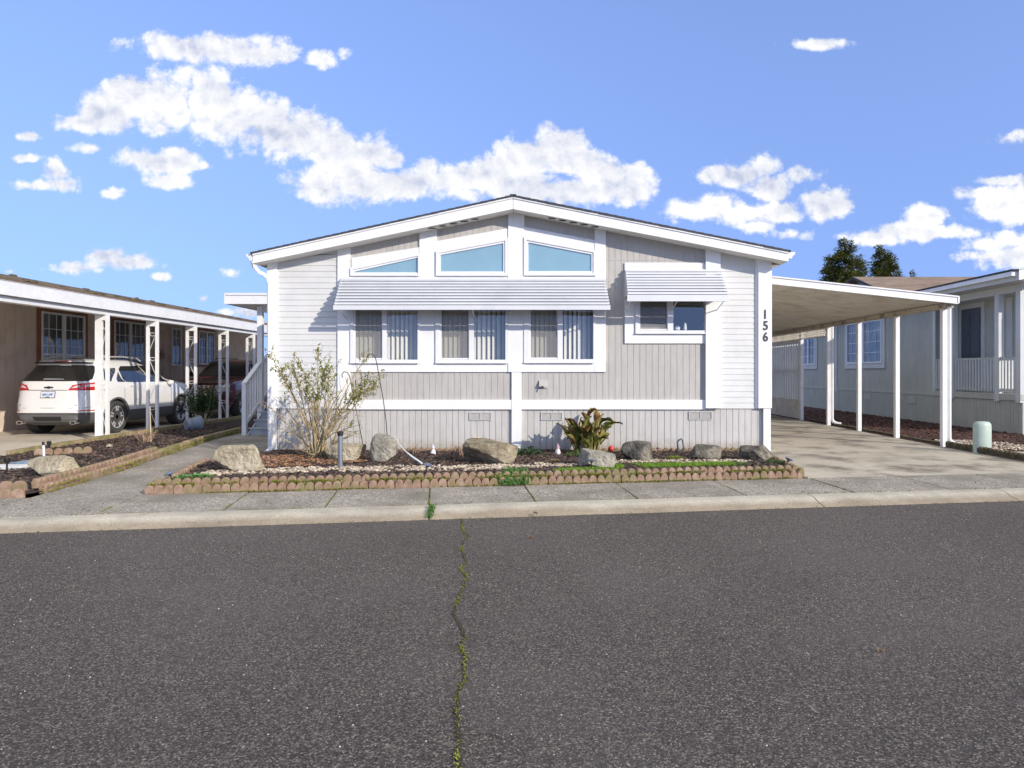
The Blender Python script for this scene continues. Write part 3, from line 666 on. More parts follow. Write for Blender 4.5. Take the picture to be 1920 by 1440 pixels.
for sg in (-1, 1):
    xe = XE0 if sg < 0 else XE1; a = XA + sg*.003
    fm = MB(); fm.prism([(a,roofz(a)-.028),(xe,roofz(xe)-.028),(xe,roofz(xe)-.185),(a,roofz(a)-.225)], YR0, YR0+.028); fm.build('rake_board', M['trimx'], roof)
    fm = MB(); fm.prism([(a,roofz(a)-.024),(xe,roofz(xe)-.024),(xe,roofz(xe)-.06),(a,roofz(a)-.06)], YR0-.018, YR0-.001); fm.build('rake_trim', M['trimx'], roof)
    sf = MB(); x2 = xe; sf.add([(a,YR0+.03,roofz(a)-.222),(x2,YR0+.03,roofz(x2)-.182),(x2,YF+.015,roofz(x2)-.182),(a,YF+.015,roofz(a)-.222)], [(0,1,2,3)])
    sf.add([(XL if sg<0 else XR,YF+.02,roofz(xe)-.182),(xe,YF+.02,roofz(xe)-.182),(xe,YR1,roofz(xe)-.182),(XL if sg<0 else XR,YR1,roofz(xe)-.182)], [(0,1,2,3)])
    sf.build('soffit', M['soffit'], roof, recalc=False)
    vt = MB()
    for k in range(5):
        x = XA + sg*(.62+.17*k); vt.box(x-.06, x+.06, YR0+.10, YR0+.15, roofz(x)-.229, roofz(x)-.2225)
    vt.build('soffit_vent', M['black'], roof)
    eb = MB(); eb.box(min(xe,xe-sg*.02), max(xe,xe-sg*.02), YR0+.03, YR1, roofz(xe)-.185, roofz(xe)-.03); eb.build('eave_board', M['trimx'], roof)
    # K-style gutter
    g = MB(); zt = roofz(xe)-.035; pr = [(0,0),(0,-.10),(.055,-.10),(.075,-.055),(.105,-.04),(.11,0),(.10,0),(.07,-.045),(.05,-.09),(.01,-.09),(.01,0)]
    g.prism([(xe+sg*(.003+p[0]), zt+p[1]) for p in pr], YR0+.03, YR1)
    g.prism([(xe+sg*(.003+p[0]), zt+p[1]) for p in pr[:6]], YR0+.012, YR0+.03)
    g.build('gutter', M['gutter'], house)
dp = MB(); Xd = FX(507)
pts = [Q(474,489,10.99), Q(477,500,11.05), Q(484,509,11.1)+Vector((0,.02,0)), Q(495,514,11.18), Q(503,521,11.2), Q(505.5,532,11.2)]
pts[-1].y = YF-.09; zz = pts[-1].z
pts += [Vector((pts[-1].x, YF-.09, .06)), Vector((pts[-1].x, YF-.14, 0.0)), Vector((pts[-1].x-.02, YF-.26, -.03))]
dp.tube(pts, .04, 4); dp.build('downspout', M['gutter'], house)
# house number
def text(body, size, name, m, parent, loc, rot=(PI/2,0,0), ext=.004, sx=1.0, offs=0.0):
    c = bpy.data.curves.new(name, 'FONT'); c.body = body; c.size = size; c.extrude = ext; c.align_x = 'CENTER'; c.offset = offs
    t = bpy.data.objects.new(name, c); COL.objects.link(t)
    dg = bpy.context.evaluated_depsgraph_get(); me = bpy.data.meshes.new_from_object(t.evaluated_get(dg))
    bpy.data.objects.remove(t); me.materials.clear(); me.materials.append(m)
    from mathutils import Euler
    me.transform(Matrix.Translation(loc) @ Euler(rot).to_matrix().to_4x4() @ Matrix.Diagonal((sx,1,1,1)))
    o = bpy.data.objects.new(name, me); COL.objects.link(o); attach(o, parent); return o
for ch, py, pxn in (('1',598,1432.3),('5',619,1433.3),('6',640,1433)):
    text(ch, .205, 'house_number', M['number'], house, (FX(pxn), YF-.068, FZ(py)+.002), sx=.86, ext=.005, offs=.0035)['label'] = 'dark number ' + ch + ' on the white corner board'
# skirting vents, hose outlet cover
for a, b, c, d in ((880,921.5,773,788),(1014,1055,773,788),(1291.5,1335.5,771.5,787)):
    x0, x1, z1, z0 = FX(a), FX(b), FZ(c), FZ(d); mb = MB(); xm = (x0+x1)/2
    ring(mb, [(x0,z0),(x1,z0),(x1,z1),(x0,z1)], [(x0+.015,z0+.015),(x1-.015,z0+.015),(x1-.015,z1-.015),(x0+.015,z1-.015)], YF-.004, YF+.02)
    mb.box(xm-.008, xm+.008, YF-.003, YF+.02, z0, z1)
    for k in range(7): z = z0+.02+k*(z1-z0-.035)/7; mb.add([(x0+.015,YF+.002,z),(x1-.015,YF+.002,z),(x1-.015,YF+.014,z+.013),(x0+.015,YF+.014,z+.013)], [(0,1,2,3)])
    mb.build('skirting_vent', M['skirt'], house)
mb = MB(); x0, x1, z1, z0 = FX(1011), FX(1026), FZ(713), FZ(728)
mb.box(x0, x1, YF-.02, YF, z0, z1); mb.add([(x0,YF-.02,z1),(x1,YF-.02,z1),(x1,YF-.075,z0+.03),(x0,YF-.075,z0+.03)], [(0,1,2,3)]); mb.build('outlet_cover', M['taupe'], house)
mb = MB(); mb.tube([(x0+.03,YF-.03,z0+.05),(x0+.06,YF-.09,z0+.02),(x0+.05,YF-.09,z0-.01)], .012, 6); mb.build('outdoor_tap', M['black'], house)
# ================================================================== the beds
def poly_bed(name, inside, x0, x1, y0, y1, zf, m, step=.06, label=None, kind='structure'):
    "a bumpy soil sheet cut to a region"
    mb = MB(); nx, ny = int((x1-x0)/step), int((y1-y0)/step); idx = {}
    def vid(i, j):
        if (i,j) not in idx:
            x, y = x0+i*step, y0+j*step
            z = zf(x,y) + noise.noise(Vector((x*5,y*5,1)))*.012 + noise.noise(Vector((x*17,y*17,3)))*.008
            idx[(i,j)] = len(mb.v); mb.v.append((x,y,z))
        return idx[(i,j)]
    for i in range(nx):
        for j in range(ny):
            if inside(x0+(i+.5)*step, y0+(j+.5)*step):
                mb.f.append((vid(i,j),vid(i+1,j),vid(i+1,j+1),vid(i,j+1))); mb.m.append(0)
    return tag(mb.build(name, m, recalc=False, smooth=180), kind=kind)
TB = 1.345       # the border stands this far behind the road edge
def in_bed(x, y):
    s, t = st((x,y))
    return t > TB+.08 and y < YF+.02 and x > Rx(y)+.03 and x < min(3.24, 3.24 if y < 9.6 else 3.3 + 0*(y))+.0
def bed_z(x, y):
    s, t = st((x,y)); k = max(0, min(1, (t-TB)/1.0)); d = min(1, max(0, (3.3-x)/.3), max(0,(x-Rx(y))/.25)+.2)
    return -.02 + .055*min(1,k+.6)*min(1,d+.25) - .035*max(0, min(1,(y-9.6)/1.6))
poly_bed('flower_bed_soil', in_bed, -4.9, 3.4, 7.4, 11.36, bed_z, M['soil'])
def in_left(x, y):
    s, t = st((x,y))
    return t > 1.39 and x < Lx(y)-.10 and x > -8.40 and y < 22
poly_bed('side_bed_soil', in_left, -8.5, -5.2, 7.0, 22, lambda x,y: -.03, M['soil'], .10)
poly_bed('side_bed_soil', lambda x,y: st((x,y))[1] > 1.4 and y < 27.5 and not (10.2 < x and y > 14), 7.14, 14.0, 8.6, 27.5, lambda x,y: -.055, M['redsoil'], .14)

def rock_band(x, y):        # the band of pale pebbles across the bed
    s, t = st((x,y)); c = 2.33 + .06*math.sin(x*1.7) + (.14 if x > .9 else 0)
    return abs(t-c) < .20 + .09*noise.noise(Vector((x*2.3,y*2.3,0))) + (.03 if x < 0 else -.06)
def icos():
    t = (1+5**.5)/2; v = [Vector(p).normalized() for p in ((-1,t,0),(1,t,0),(-1,-t,0),(1,-t,0),(0,-1,t),(0,1,t),(0,-1,-t),(0,1,-t),(t,0,-1),(t,0,1),(-t,0,-1),(-t,0,1))]
    f = [(0,11,5),(0,5,1),(0,1,7),(0,7,10),(0,10,11),(1,5,9),(5,11,4),(11,10,2),(10,7,6),(7,1,8),(3,9,4),(3,4,2),(3,2,6),(3,6,8),(3,8,9),(4,9,5),(2,4,11),(6,2,10),(8,6,7),(9,8,1)]
    return v, f
IV, IF = icos()
from mathutils import Euler
def pebbles(name, test, n, box, zf, size, m, label, cat, seed, flat=.6, group=None):
    r_ = random.Random(seed); mb = MB(); c = 0; tries = 0
    while c < n and tries < n*40:
        tries += 1
        x, y = r_.uniform(box[0],box[1]), r_.uniform(box[2],box[3])
        if not test(x,y): continue
        sz = r_.uniform(*size); e = Euler((r_.uniform(-.4,.4), r_.uniform(-.4,.4), r_.uniform(0,6.3))).to_matrix()
        sc = Vector((sz*r_.uniform(.8,1.4), sz*r_.uniform(.7,1.1), sz*flat*r_.uniform(.7,1.2))); ctr = Vector((x, y, zf(x,y)+sc.z*.45))
        mb.add([ctr + e @ Vector((v.x*sc.x, v.y*sc.y, v.z*sc.z))*r_.uniform(.88,1.1) for v in IV], IF); c += 1
    return tag(mb.build(name, m, smooth=180, recalc=False), label, cat, group, 'stuff')
def chips(name, test, n, box, zf, m, label, cat, seed, size=(.012,.035)):
    r_ = random.Random(seed); mb = MB(); c = 0; tries = 0
    while c < n and tries < n*40:
        tries += 1
        x, y = r_.uniform(box[0],box[1]), r_.uniform(box[2],box[3])
        if not test(x,y): continue
        l = r_.uniform(*size); w_ = l*r_.uniform(.25,.6); e = Euler((r_.uniform(-.5,.5), r_.uniform(-.5,.5), r_.uniform(0,6.3))).to_matrix()
        ctr = Vector((x,y,zf(x,y)+.012)); h = .3*w_
        ctr.z += .0
        mb.add([ctr + e @ Vector(p) for p in ((-l,-w_,0),(l,-w_*.7,0),(l*.8,w_,0),(-l*.9,w_*.8,0),(0,0,h+.004))], [(0,1,4),(1,2,4),(2,3,4),(3,0,4)]); c += 1
    return tag(mb.build(name, m, recalc=False), label, cat, None, 'stuff')
chips('bark_chips', lambda x,y: in_bed(x,y) and (not rock_band(x,y) or noise.noise(Vector((x*4,y*6,8))) < .0), 11000, (-4.8,3.3,7.6,11.3), bed_z, M['chip'], 'dark bark mulch covering the soil of the front flower bed', 'mulch', 1)
chips('bark_chips', in_left, 6000, (-8.4,-5.4,7.2,17), lambda x,y: -.03, M['chip'], 'dark bark mulch covering the narrow bed left of the walkway', 'mulch', 2, (.014,.04))
chips('bark_chips', lambda x,y: st((x,y))[1] > 1.45 and x > 7.3 and x < 10.2, 5000, (7.3,10.2,9.5,24), lambda x,y: -.055, mat('red_bark_chip', [(0,(.05,.02,.015)),(1,(.15,.07,.05))], rough=.95, scale=14, island=.6), 'red brown bark mulch along the grey green neighbouring home', 'mulch', 3, (.015,.045))
pebbles('pebbles', lambda x,y: in_bed(x,y) and rock_band(x,y) and x > -4.15 and noise.noise(Vector((x*4,y*6,8))) > -.28, 2900, (-4.2,2.9,8.1,10.3), bed_z, (.012,.03), M['pebble'], 'cream river pebbles in a band across the front flower bed', 'gravel', 4)
pebbles('pebbles', lambda x,y: ((x-7.9)/.8)**2+((y-12.6)/.9)**2 < 1 and x > 7.3, 700, (7.1,9,11.5,13.6), lambda x,y: -.055, (.015,.035), M['pebble'], 'pale gravel around the green utility pedestal by the carport', 'gravel', 5)
chips('leaf_litter', lambda x,y: in_bed(x,y) and (((x+3.5)/1.1)**2+((y-9.75)/.75)**2 < 1), 1500, (-4.8,-2,8.6,11), lambda x,y: bed_z(x,y)+.004, M['leaflitter'], 'rust coloured dead leaves lying round the foot of the bare shrub', 'leaf litter', 6, (.012,.03))

# scalloped edging blocks
def edging_mesh(nsc=3, w=.098, h=.062, d=.062, seed=0):
    pr = []; n = 8
    for k in range(nsc):
        for i in range(n+1 if k == nsc-1 else n):
            t = PI - PI*i/n; pr.append(((k+.5)*w + .5*w*math.cos(t), h*.12 + .066*math.sin(t)**.8 if 0 < i < n else h*.12))
    prof = [(0,-.03)] + pr + [(nsc*w,-.03)]
    mb = MB(); m_ = len(prof); cx_ = nsc*w/2; layers = []
    for y, ins in ((0,.009),(.009,0),(d-.009,0),(d,.009)):
        layers.append([(p[0]-cx_ + (ins if p[0] < .002 else -ins if p[0] > nsc*w-.002 else 0), y, p[1]-(ins if p[1] > -.02 else 0)) for p in prof])
    vs = [v for l in layers for v in l]; fs = [tuple(range(m_)), tuple(3*m_+i for i in range(m_-1,-1,-1))]
    for q in range(3): fs += [(q*m_+i, (q+1)*m_+i, (q+1)*m_+(i+1) % m_, q*m_+(i+1) % m_) for i in range(m_)]
    mb.add(vs, fs); return mb
EB = None; NBLK = 0
def edging(pts, z, label, group, m='terracotta', nsc=3, w=.098, gap=.004, jit=.012, h=.062, dz=None, d=.062):
    "lay blocks along a polyline; the scalloped face looks to the right of its direction"
    key = (m, nsc, w, h, d)
    proto = edging.cache.get(key)
    if proto is None:
        o = edging_mesh(nsc, w, h, d).build('edging_block', M[m], smooth=40); edging.cache[key] = o; proto = o; fresh = True
    else: fresh = False
    L_ = nsc*w+gap; r_ = random.Random(len(label))
    for a, b in zip(pts, pts[1:]):
        a = Vector((a[0],a[1],0)); b = Vector((b[0],b[1],0)); dd = (b-a); n = max(1, round(dd.length/L_)); dd.normalize(); an = math.atan2(dd.y, dd.x)
        for i in range(n):
            c = a + dd*((i+.5)*(b-a).length/n)
            o = proto if fresh else proto.copy()
            if not fresh: COL.objects.link(o)
            fresh = False
            o.location = (c.x, c.y, z(c.x,c.y) if callable(z) else z + r_.uniform(-.004,.004)); o.rotation_euler = (r_.uniform(-.05,.03)*jit/.012, r_.uniform(-.012,.012), an + r_.uniform(-.02,.02)*jit/.012)
            o.scale = ((b-a).length/n/L_, 1, 1)
            tag(o, label, 'edging block', group)
edging.cache = {}
def kline(x0, x1, t): 
    def pt(x): s = (x + KN.x*-1*t*0 - KO.x - KN.x*t)/KD.x; return K(s, t)
    return [pt(x0), pt(x1)]
edging(kline(-4.30, 3.26, TB-.022), ZS+.018, 'terracotta scalloped edging block in the lower row along the front of the flower bed', 'lower front row of scalloped edging')
edging(kline(-4.26, 3.22, TB+.045), ZS+.078, 'terracotta scalloped edging block in the upper row along the front of the flower bed', 'upper front row of scalloped edging')
edging([(-4.74,9.65),(-4.30,7.80)], ZS+.045, 'terracotta scalloped edging block beside the walkway at the left end of the flower bed', 'edging at the left end of the flower bed')
edging([kline(3.2,3.26,TB-.02)[1],(3.30,9.35),(3.36,10.2)], ZS+.05, 'terracotta scalloped edging block beside the driveway at the right end of the flower bed', 'edging at the right end of the flower bed')
edging([(-2.6,YF-.20),(-.5,YF-.17)], -.012, 'terracotta edging block along the foot of the house wall left of its centre post', 'edging along the house wall left half')
edging([(.75,YF-.22),(3.4,YF-.20)], -.012, 'terracotta edging block along the foot of the house wall right of the broad-leaved plant', 'edging along the house wall right half')
edging(kline(-7.6, -5.46, TB-.03), ZS+.02, 'large scalloped edging block in the lower row of the left bed facing the sidewalk', 'left bed lower front row', nsc=2, w=.125, h=.07)
edging(kline(-7.6, -5.50, TB+.06), ZS+.085, 'large scalloped edging block in the upper row of the left bed facing the sidewalk', 'left bed upper front row', nsc=2, w=.125, h=.07)
LP = [(-5.44,7.62),(-5.68,9.45),(-6.0,11.0)]
edging([(p[0]-.02,p[1]) for p in LP], ZS+.015, 'mossy scalloped edging block in the lower row beside the left edge of the walkway', 'lower row left of the walkway', nsc=3, w=.105, d=.08)
edging([(p[0]-.10,p[1]) for p in LP], ZS+.07, 'mossy scalloped edging block in the upper row beside the left edge of the walkway', 'upper row left of the walkway', nsc=3, w=.105, d=.08)
# plain mossy kerb strips: short cast blocks
def strip(pts, z0, z1, wd, L_, label, group, m, seed=1):
    r_ = random.Random(seed)
    mb = MB(); mb.box(-L_/2+.004, L_/2-.004, 0, wd, 0, z1-z0); proto = mb.build('edging_block', M[m], bevel=.012, smooth=40); first = True
    for a, b in zip(pts, pts[1:]):
        a = Vector((a[0],a[1],0)); b = Vector((b[0],b[1],0)); n = max(1, round((b-a).length/L_)); d = (b-a).normalized(); an = math.atan2(d.y, d.x)
        for i in range(n):
            c = a + (b-a)*((i+.5)/n); o = proto if first else proto.copy()
            if not first: COL.objects.link(o)
            first = False
            o.location = (c.x, c.y, z0 + r_.uniform(-.006,.006)); o.rotation_euler = (r_.uniform(-.03,.03), r_.uniform(-.02,.02), an+r_.uniform(-.015,.015)); tag(o, label, 'edging block', group)
strip([(-6.02,11.0),(-6.45,13.4),(-6.62,15.3)], ZS-.04, .055, .10, .42, 'straight moss covered edging block where the walkway nears the porch steps', 'mossy strip beside the walkway', 'mossblock', 3)
strip([(-8.34,10.9),(-8.46,14.0),(-8.44,20.5)], -.12, .045, .11, .5, 'moss stained edging block beside the left driveway under the white posts', 'mossy strip beside the left driveway', 'mossblock', 4)
edging([(-7.9,10.75),(-7.25,11.15)], .0, 'short scalloped edging block behind the pale boulder in the left bed', 'short inner row in the left bed', nsc=2, w=.14, h=.07, d=.09)
edging([(7.20,9.55),(7.14,12.2)], -.01, 'dark mossy scalloped edging block at the right of the driveway near the street', 'dark edging right of the driveway near the street', 'darkedge', jit=.02, h=.075)
strip([(7.30,19.0),(7.26,12.6)], -.10, -.012, .10, .45, 'dark moss grown edging block under the right side of the carport', 'dark edging under the carport', 'darkedge', 5)

# ------------------------------------------------------------------ boulders
def boulder(px0, px1, pyt, pyb, m, label, seed, deep=.7, lean=0, cuts=14, flat_top=0, z=.02, top=None):
    base = P((px0+px1)/2, pyb, z); Y = base.y + .05; wd = (px1-px0)*Y/F; ht = (pyb-pyt)*Y/F*1.0; dp_ = wd*deep
    base = Vector((((px0+px1)/2-CX)*(Y+dp_*.35)/F, Y+dp_*.42, z))
    bm = bmesh.new(); bmesh.ops.create_icosphere(bm, subdivisions=5, radius=1); r_ = random.Random(seed)
    cutl = []
    for k in range(cuts):
        n = Vector((r_.gauss(0,1), r_.gauss(0,1), r_.gauss(0,.8))).normalized(); cutl.append((n, r_.uniform(.60,.88)))
    if flat_top: cutl.append((Vector((lean,r_.uniform(-.15,.1),1)).normalized(), flat_top))
    so_ = Vector((seed*3.1, seed*1.7, 0))
    for v in bm.verts:
        p = v.co.copy(); p = Vector((math.copysign(abs(p.x)**.62,p.x), math.copysign(abs(p.y)**.62,p.y), math.copysign(abs(p.z)**.62,p.z)))
        for n, d in cutl:
            q = p.dot(n)
            if q > d: p -= n*(q-d)
        p += v.co*(noise.fractal(p*1.6+so_, 1, 2, 4)*.045 + noise.fractal(p*6+so_, 1, 2, 4)*.026)
        rg = noise.ridged_multi_fractal(Vector((p.x*2.2, p.y*2.2, p.z*.9))+so_, 1, 2, 3, 1, 2)
        p -= v.co*max(0, rg-1.3)*.06
        v.co = p
    xs_ = [v.co.x for v in bm.verts]; zs_ = [v.co.z for v in bm.verts]; ys_ = [v.co.y for v in bm.verts]
    for v in bm.verts:
        x = (v.co.x-min(xs_))/(max(xs_)-min(xs_))-.5; z_ = (v.co.z-min(zs_))/(max(zs_)-min(zs_)); y = (v.co.y-min(ys_))/(max(ys_)-min(ys_))-.5
        v.co = Vector((x*wd*1.02, y*dp_, z_*(ht+.06)-.06))
    me = bpy.data.meshes.new('boulder'); bm.to_mesh(me); bm.free(); me.materials.append(M[m])
    me.polygons.foreach_set('use_smooth', [True]*len(me.polygons)); me.set_sharp_from_angle(angle=R(20))
    o = bpy.data.objects.new('boulder', me); COL.objects.link(o); o.location = base
    return tag(o, label, 'boulder', 'boulders in the flower beds')
boulder(407,496,836,888,'rock_tan','large tan boulder at the left end of the front bed beside the walkway',3, .8, cuts=10)
boulder(609,683,835,868,'rock_tan','low pale boulder lying flat at the foot of the bare shrub',11, .6, flat_top=.35)
boulder(695,745,815,869,'rock_grey','tall upright grey boulder right of the bare shrub',31, .8, flat_top=.85, lean=.2, cuts=3)
boulder(867,971,826,875,'rock_brown','widest brown boulder with a flat top at the middle of the bed',8, .65, flat_top=.7, cuts=4)
boulder(1085,1154,845,881,'rock_grey','grey wedge-shaped boulder in front of the broad-leaved plant',33, .7, flat_top=.55, lean=.25, cuts=4)
boulder(1165,1227,829,868,'rock_dark','rounded dark brown boulder just right of the red ball',37, .8, cuts=5)
boulder(1290,1349,836,863,'rock_dark','low dark boulder under the right skirting vent',17, .8, cuts=10)
boulder(1389,1448,838,868,'rock_dark','dark boulder at the foot of the right corner board',19, .8, flat_top=.7, cuts=9)
boulder(54,146,858,896,'rock_tan','pale flat-faced boulder in the bed left of the walkway',23, .6, cuts=9, z=-.03)
r_ = random.Random(5)
for px, py, lab in ((205,836,'small pale stone lying in the left bed near the first post'),(480,873,'small stone beside the left boulder')):
    p = P(px,py,-.0); mb = MB(); e = Euler((.2,.1,1)).to_matrix()
    mb.add([p + e @ Vector((v.x*.06,v.y*.045,v.z*.04))*r_.uniform(.85,1.1) for v in IV], IF); tag(mb.build('stone', M['rock_tan'], smooth=60, recalc=False, origin=p), lab, 'stone')
# ================================================================== planting
def leaf(mb, p, d, up, l, w, fold=.25, m=None, droop=0):
    "a folded leaf of four triangles"
    d = d.normalized(); s = d.cross(up)
    if s.length < 1e-3: s = d.cross(Vector((1,0,0)))
    s.normalize(); u = s.cross(d)
    tip = p + d*l - u*l*droop; mid = p + d*l*.5
    mb.add([p, mid + s*w/2 + u*w*fold, tip, mid - s*w/2 + u*w*fold, mid], [(0,4,1),(4,2,1),(0,3,4),(4,3,2)], m)
def rv(r_): 
    while True:
        v = Vector((r_.uniform(-1,1), r_.uniform(-1,1), r_.uniform(-1,1)))
        if .05 < v.length < 1: return v.normalized()
def curve(a, b, bend, n, r_, wob):
    a = Vector(a); b = Vector(b); out = []
    for i in range(n+1):
        t = i/n; p = a.lerp(b, t) + bend*math.sin(PI*t) + Vector((r_.uniform(-1,1),r_.uniform(-1,1),r_.uniform(-1,1)))*wob*(0 if i in (0,n) else 1); out.append(p)
    return out
# big half-bare shrub
r_ = random.Random(41)
root = P(598,866,.0); root.y = 10.05; root.x = (598-CX)*10.05/F; root.z = 0
M['cane'] = mat('straw_coloured_cane', [(0,(.20,.14,.07)),(.5,(.36,.28,.15)),(1,(.47,.39,.24))], rough=.8, scale=9, island=.35)
shrub = thing('shrub', root, 'tall half-bare shrub of straw coloured canes with yellow green leaf tips', 'shrub')
tips = [(507,664,10.2,1),(518,690,10.4,1),(540,682,9.9,1),(546,655+30,10.5,0),(563,678,10.3,1),(578,700,9.8,1),(597,650,10.1,1),(608,690,10.4,1),(613,682,9.7,1),(624,690,10.2,1),(630,712,9.8,0),(660,705,10.3,0),(686,664,10.0,2),(697,700,9.9,1),(714,708,10.2,1),(704,722,9.8,1),(690,716,10.4,1),(652,735,9.7,0),(520,745,10.4,0),(530,720,9.7,0),(588,722,10.4,0),(566,716,10.6,0),(672,745,9.9,0),(640,740,10.5,0),(500,760,10.1,0),(665,800,9.6,0),(664,815,9.9,0)]
cn_ = MB(); lf = MB()
for px, py, Y, kind in tips:
    tip = Q(px, py, Y); a = root + Vector((r_.uniform(-.10,.10), r_.uniform(-.10,.10), 0))
    side = Vector((tip.x-a.x, tip.y-a.y, 0)); c = curve(a, tip, -side*.12 + Vector((0,0,.10))*r_.uniform(-.5,1), 9, r_, .012)
    cn_.tube(c, .0125, 5, r1=.003)
    nb = 12 if kind else 9
    for k in range(nb):
        t = r_.uniform(.25,.98); i = int(t*9); p = c[i].lerp(c[min(9,i+1)], t*9-i); d = (c[min(9,i+1)]-c[max(0,i-1)]).normalized()
        dd = (d*.8 + rv(r_)*.75 + Vector((0,0,.25))).normalized(); l = r_.uniform(.10,.34)*(1.1-t*.4); q = p + dd*l
        cn_.tube(curve(p, q, rv(r_)*.015, 3, r_, .004), .005, 4, r1=.0018, cap=False)
        if r_.random() < .5:
            e_ = q + (dd+rv(r_)*.8).normalized()*r_.uniform(.05,.14); cn_.tube([q.lerp(p,.3), e_], .003, 4, r1=.0012, cap=False)
        if (kind == 1 and t > .5 and r_.random() < .9) or (kind == 0 and t > .8 and r_.random() < .35):
            for _ in range(r_.randint(7,14)):
                pp = p.lerp(q, r_.uniform(.2,1)) ; leaf(lf, pp, (dd+rv(r_)*1.1).normalized(), Vector((0,0,1)), r_.uniform(.03,.062), r_.uniform(.018,.030), droop=.15)
    if kind:
        for _ in range(80 if kind == 1 else 34):
            t = r_.uniform(.68,1.0) if kind == 1 else r_.uniform(.94,1); i = min(8, int(t*9)); p = c[i].lerp(c[i+1], t*9-i)
            leaf(lf, p + rv(r_)*.05, (rv(r_)+Vector((0,0,.4))).normalized(), Vector((0,0,1)), r_.uniform(.03,.062), r_.uniform(.017,.03), droop=.15)
for k in range(34):       # short dead canes at the foot
    a = root + Vector((r_.uniform(-.12,.12), r_.uniform(-.12,.12), 0)); an = r_.uniform(-1.15,1.15)
    l = r_.uniform(.35,.95); tip = a + Vector((math.sin(an)*l, r_.uniform(-.4,.4), math.cos(an)*l)); c = curve(a, tip, rv(r_)*.06, 5, r_, .012); cn_.tube(c, .006, 4, r1=.002)
    for _ in range(3):
        p = c[r_.randint(2,5)]; cn_.tube([p, p + (rv(r_)+Vector((0,0,.5))).normalized()*r_.uniform(.06,.2)], .003, 4, r1=.001, cap=False)
cn_.build('canes', M['cane'], shrub, smooth=180, recalc=False)
lf.build('leaves', leafmat('yellow_green_leaf', (.09,.12,.018), (.38,.37,.06), .3), shrub, recalc=False)

# broad-leaved plant (big paddle leaves)
def paddle(mb, base, d, l, w, curl, m, r_, cup=.25, tw=0):
    d = d.normalized(); n = 9; p = base.copy(); side = d.cross(Vector((0,0,1)))
    if side.length < .1: side = Vector((1,0,0))
    side = (side.normalized() + rv(r_)*.35).normalized(); rows = []
    for i in range(n+1):
        t = i/n; wd = w*(math.sin(PI*min(1,t*.86+.12))**.8)*(1 if t < .97 else .25)*.5
        up = side.cross(d).normalized(); wv = math.sin(t*9+tw)*.012
        rows.append([p - side*wd + up*wd*cup*2 + up*wv, p - side*wd*.5 + up*wd*cup*.6, p.copy(), p + side*wd*.5 + up*wd*cup*.6, p + side*wd + up*wd*cup*2 - up*wv])
        p = p + d*l/n; d = (d + Vector((0,0,-1))*curl/n).normalized(); side = (side - d*side.dot(d)).normalized()
    vs = [v for r in rows for v in r]; fs = [(i*5+j,i*5+j+1,(i+1)*5+j+1,(i+1)*5+j) for i in range(n) for j in range(4)]
    mb.add(vs, fs, m)
r_ = random.Random(12); cp = Vector(((1103-CX)*10.75/F, 10.75, .0))
canna = thing('broad_leaved_plant', cp, 'bushy plant with big curling green and brown paddle leaves in front of the skirting', 'plant')
def cannamat(n, stops, tr=.2):
    m, nt, ns, L = newmat(n); out = N(nt,'ShaderNodeOutputMaterial'); tc = N(nt,'ShaderNodeTexCoord'); nn = N(nt,'ShaderNodeTexNoise', i_Scale=9., i_Detail=5.); L.new(tc.outputs['Object'], nn.inputs['Vector'])
    g = N(nt,'ShaderNodeNewGeometry'); ad = MTn(nt, nn.outputs['Fac'], g.outputs['Random Per Island'])
    rp = ramp(nt, stops, ad); b = N(nt,'ShaderNodeBsdfPrincipled', i_Roughness=.38); t = N(nt,'ShaderNodeBsdfTranslucent'); mx = N(nt,'ShaderNodeMixShader'); mx.inputs[0].default_value = tr
    L.new(rp.outputs[0], b.inputs['Base Color']); L.new(rp.outputs[0], t.inputs[0]); L.new(b.outputs[0], mx.inputs[1]); L.new(t.outputs[0], mx.inputs[2]); L.new(mx.outputs[0], out.inputs[0]); return m
def MTn(nt, a, b):
    x = N(nt,'ShaderNodeMath', operation='MULTIPLY_ADD'); x.inputs[1].default_value = .75; nt.links.new(b, x.inputs[0])
    y = N(nt,'ShaderNodeMath', operation='MULTIPLY_ADD', use_clamp=True); y.inputs[1].default_value = .7; y.inputs[2].default_value = -.22; nt.links.new(a, y.inputs[0]); nt.links.new(y.outputs[0], x.inputs[2]); return x.outputs[0]
cm = cannamat('paddle_leaf', [(0,(.02,.032,.012)),(.22,(.07,.09,.02)),(.38,(.19,.22,.05)),(.55,(.40,.33,.09)),(.68,(.30,.14,.06)),(.85,(.09,.04,.022)),(1,(.04,.02,.014))])
mb = MB(); stm = MB()
for k in range(26):
    x = r_.uniform(-.22,.18); y = r_.uniform(-.12,.12); a = cp + Vector((x,y,0)); lean = Vector((x*1.6 + r_.uniform(-.2,.2), y*2+r_.uniform(-.35,.25), 1)).normalized(); h = r_.uniform(.22,.56)
    tp = a + lean*h; stm.tube(curve(a, tp, Vector((0,0,0)), 3, r_, .004), .012, 6, r1=.007)
    for q in range(r_.randint(3,4)):
        t = r_.uniform(.3,1); an = r_.uniform(0,2*PI); d = (lean*2.0 + Vector((math.cos(an), math.sin(an)*.8-.2, r_.uniform(-.3,.7)))*r_.uniform(.5,1.25))
        paddle(mb, a.lerp(tp,t), d, r_.uniform(.22,.38), r_.uniform(.06,.13), r_.uniform(.2,1.7), 0, r_, r_.uniform(.1,.5), r_.uniform(0,6))
mb.build('leaves', cm, canna, smooth=180, recalc=False); stm.build('stems', leafmat('pale_stem', (.22,.22,.06), (.38,.36,.12), .1), canna, smooth=180, recalc=False)
